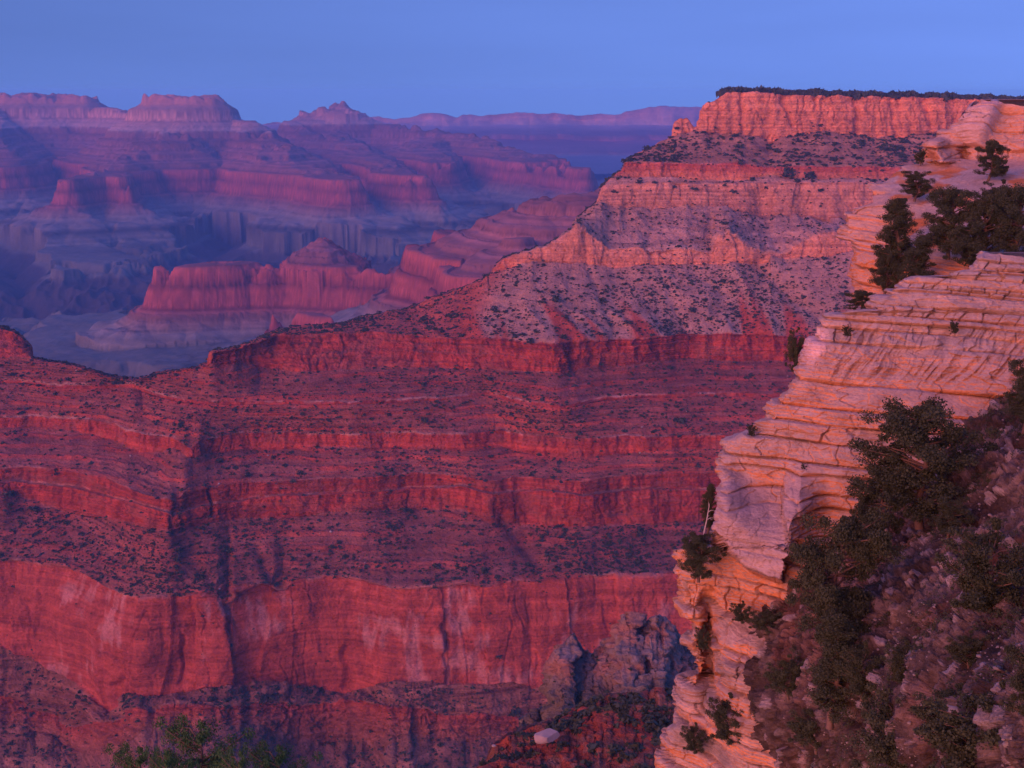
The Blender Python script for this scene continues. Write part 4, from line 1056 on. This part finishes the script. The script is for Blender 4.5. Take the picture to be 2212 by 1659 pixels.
# ------------------------------------------------------------------ shrubs, stones and forest of the far ridge
def shrub_template(seed):
    r = np.random.default_rng(seed); n = 26
    d = r.normal(size=(n, 3)); d /= np.linalg.norm(d, axis=1, keepdims=True); d[:, 2] = np.abs(d[:, 2])*0.8
    C = d*r.uniform(0.15, 0.5, n)[:, None]
    return quads_cloud(C, r.uniform(0.35, 0.6, n), r)
def scatter_mesh(name, pts, sizes, tmpl, mat, kz=1.0, seed=0):
    r = np.random.default_rng(seed); allV, allF, o_ = [], [], 0
    for p, s in zip(pts, sizes):
        v, f = tmpl[r.integers(len(tmpl))]; a = r.uniform(0, 6.28)
        Rm = np.array([[math.cos(a), math.sin(a), 0], [-math.sin(a), math.cos(a), 0], [0, 0, kz*r.uniform(0.8, 1.2)]])
        allV.append((v@Rm)*s+p); allF.append(f+o_); o_ += len(v)
    return raw_mesh(name, np.concatenate(allV), np.concatenate(allF), mat)
def far_veg():
    r = np.random.default_rng(33)
    T = [shrub_template(300+i) for i in range(10)]
    pts = np.array([p[:3] for p in SHRUB_PTS]); 
    U, V = to_px(pts)
    D = pts[:, 1]
    sizes = 2.9*np.exp(r.normal(0, 0.5, len(pts)))*np.where(V < 420, 1.65, np.where(V > 730, 0.86, 1.0))
    app = sizes/D
    # the 300 that show largest are individuals
    order = np.argsort(-app); ind = order[:300]; rest = order[300:]
    print('shrubs', len(pts))
    mes = [raw_mesh('juniper_shrub', *shrub_big(400+i), M_SCRUB) for i in range(4)]
    for n, i in enumerate(ind):
        u, v = U[i], V[i]
        if v < 360: lb, g = 'dark juniper on the wooded slope under the rim cliff', 'junipers under the rim cliff'
        elif v < 600: lb, g = 'dark juniper on the pale rubble slope of the far ridge', 'junipers on the pale rubble slope'
        elif v < 780: lb, g = 'dark juniper on the grey talus above the red cliff band', 'junipers on the grey talus'
        elif v < 1020: lb, g = 'dark juniper on the upper red terraces of the far ridge', 'junipers on the red terraces'
        elif v < 1300: lb, g = 'dark juniper on the long slope above the great red wall', 'junipers above the great red wall'
        else: lb, g = 'dark juniper at the foot of the great red wall', 'junipers below the great red wall'
        o = bpy.data.objects.new('juniper_shrub', mes[n % 4]); COL.objects.link(o)
        o.location = pts[i]; s = sizes[i]; o.scale = (s, s, s*0.9); o.rotation_euler = (0, 0, r.uniform(0, 6))
        o['label'] = lb; o['category'] = 'shrub'; o['group'] = g
    obj_from('distant_scrub', scatter_mesh('distant_scrub', pts[rest], sizes[rest], T, M_SCRUB, 0.8, 1), kind='stuff')
    pts = np.array(RIM_TREES)
    obj_from('rim_forest', scatter_mesh('rim_forest', pts[:, :3], pts[:, 3]*7.0, T, M_SCRUB, 1.5, 2), kind='stuff')
    B = [boulder_mesh(80+i, 1) for i in range(5)]
    pts = np.array(ROCK_PTS); print('rocks', len(pts))
    obj_from('fallen_rocks', scatter_mesh('fallen_rocks', pts, 1.5*np.exp(r.normal(0, 0.5, len(pts))), B, M_STONE, 0.8, 3), kind='stuff')
    # scrub on pinnacle ridge and knoll
    C, S = [], []
    for (o, P2, U, V, clip), d, thr, sz in ((PIN, 0.010, 1400, 2.2), (KN, 0.022, 1490, 2.0)):
        n = fbm(U/26, V/22, 0, 3, 440)
        pr = d*np.clip(0.3+n*2.2, 0.02, 2)*(V > thr)*(~clip)*(V < 1690)*(U < 1520)
        if sz == 2.0: pr = pr*np.where((V < 1590) & (U > 1200), 2.6, 0.8)
        for i, j in np.argwhere(r.random(U.shape) < pr): C.append(P2[i, j]); S.append(sz*math.exp(r.normal(0, 0.4)))
    print('mid scrub', len(C))
    obj_from('hillside_scrub', scatter_mesh('hillside_scrub', C, S, T, M_SCRUB, 0.9, 5), kind='stuff')
def shrub_big(seed):
    r = np.random.default_rng(seed); n = 150
    d = r.normal(size=(n, 3)); d /= np.linalg.norm(d, axis=1, keepdims=True); d[:, 2] = np.abs(d[:, 2])*0.9
    C = d*r.uniform(0.1, 0.52, n)[:, None]+0.08*np.sin(d*5+seed)
    return quads_cloud(C, r.uniform(0.16, 0.3, n), r)
far_veg()
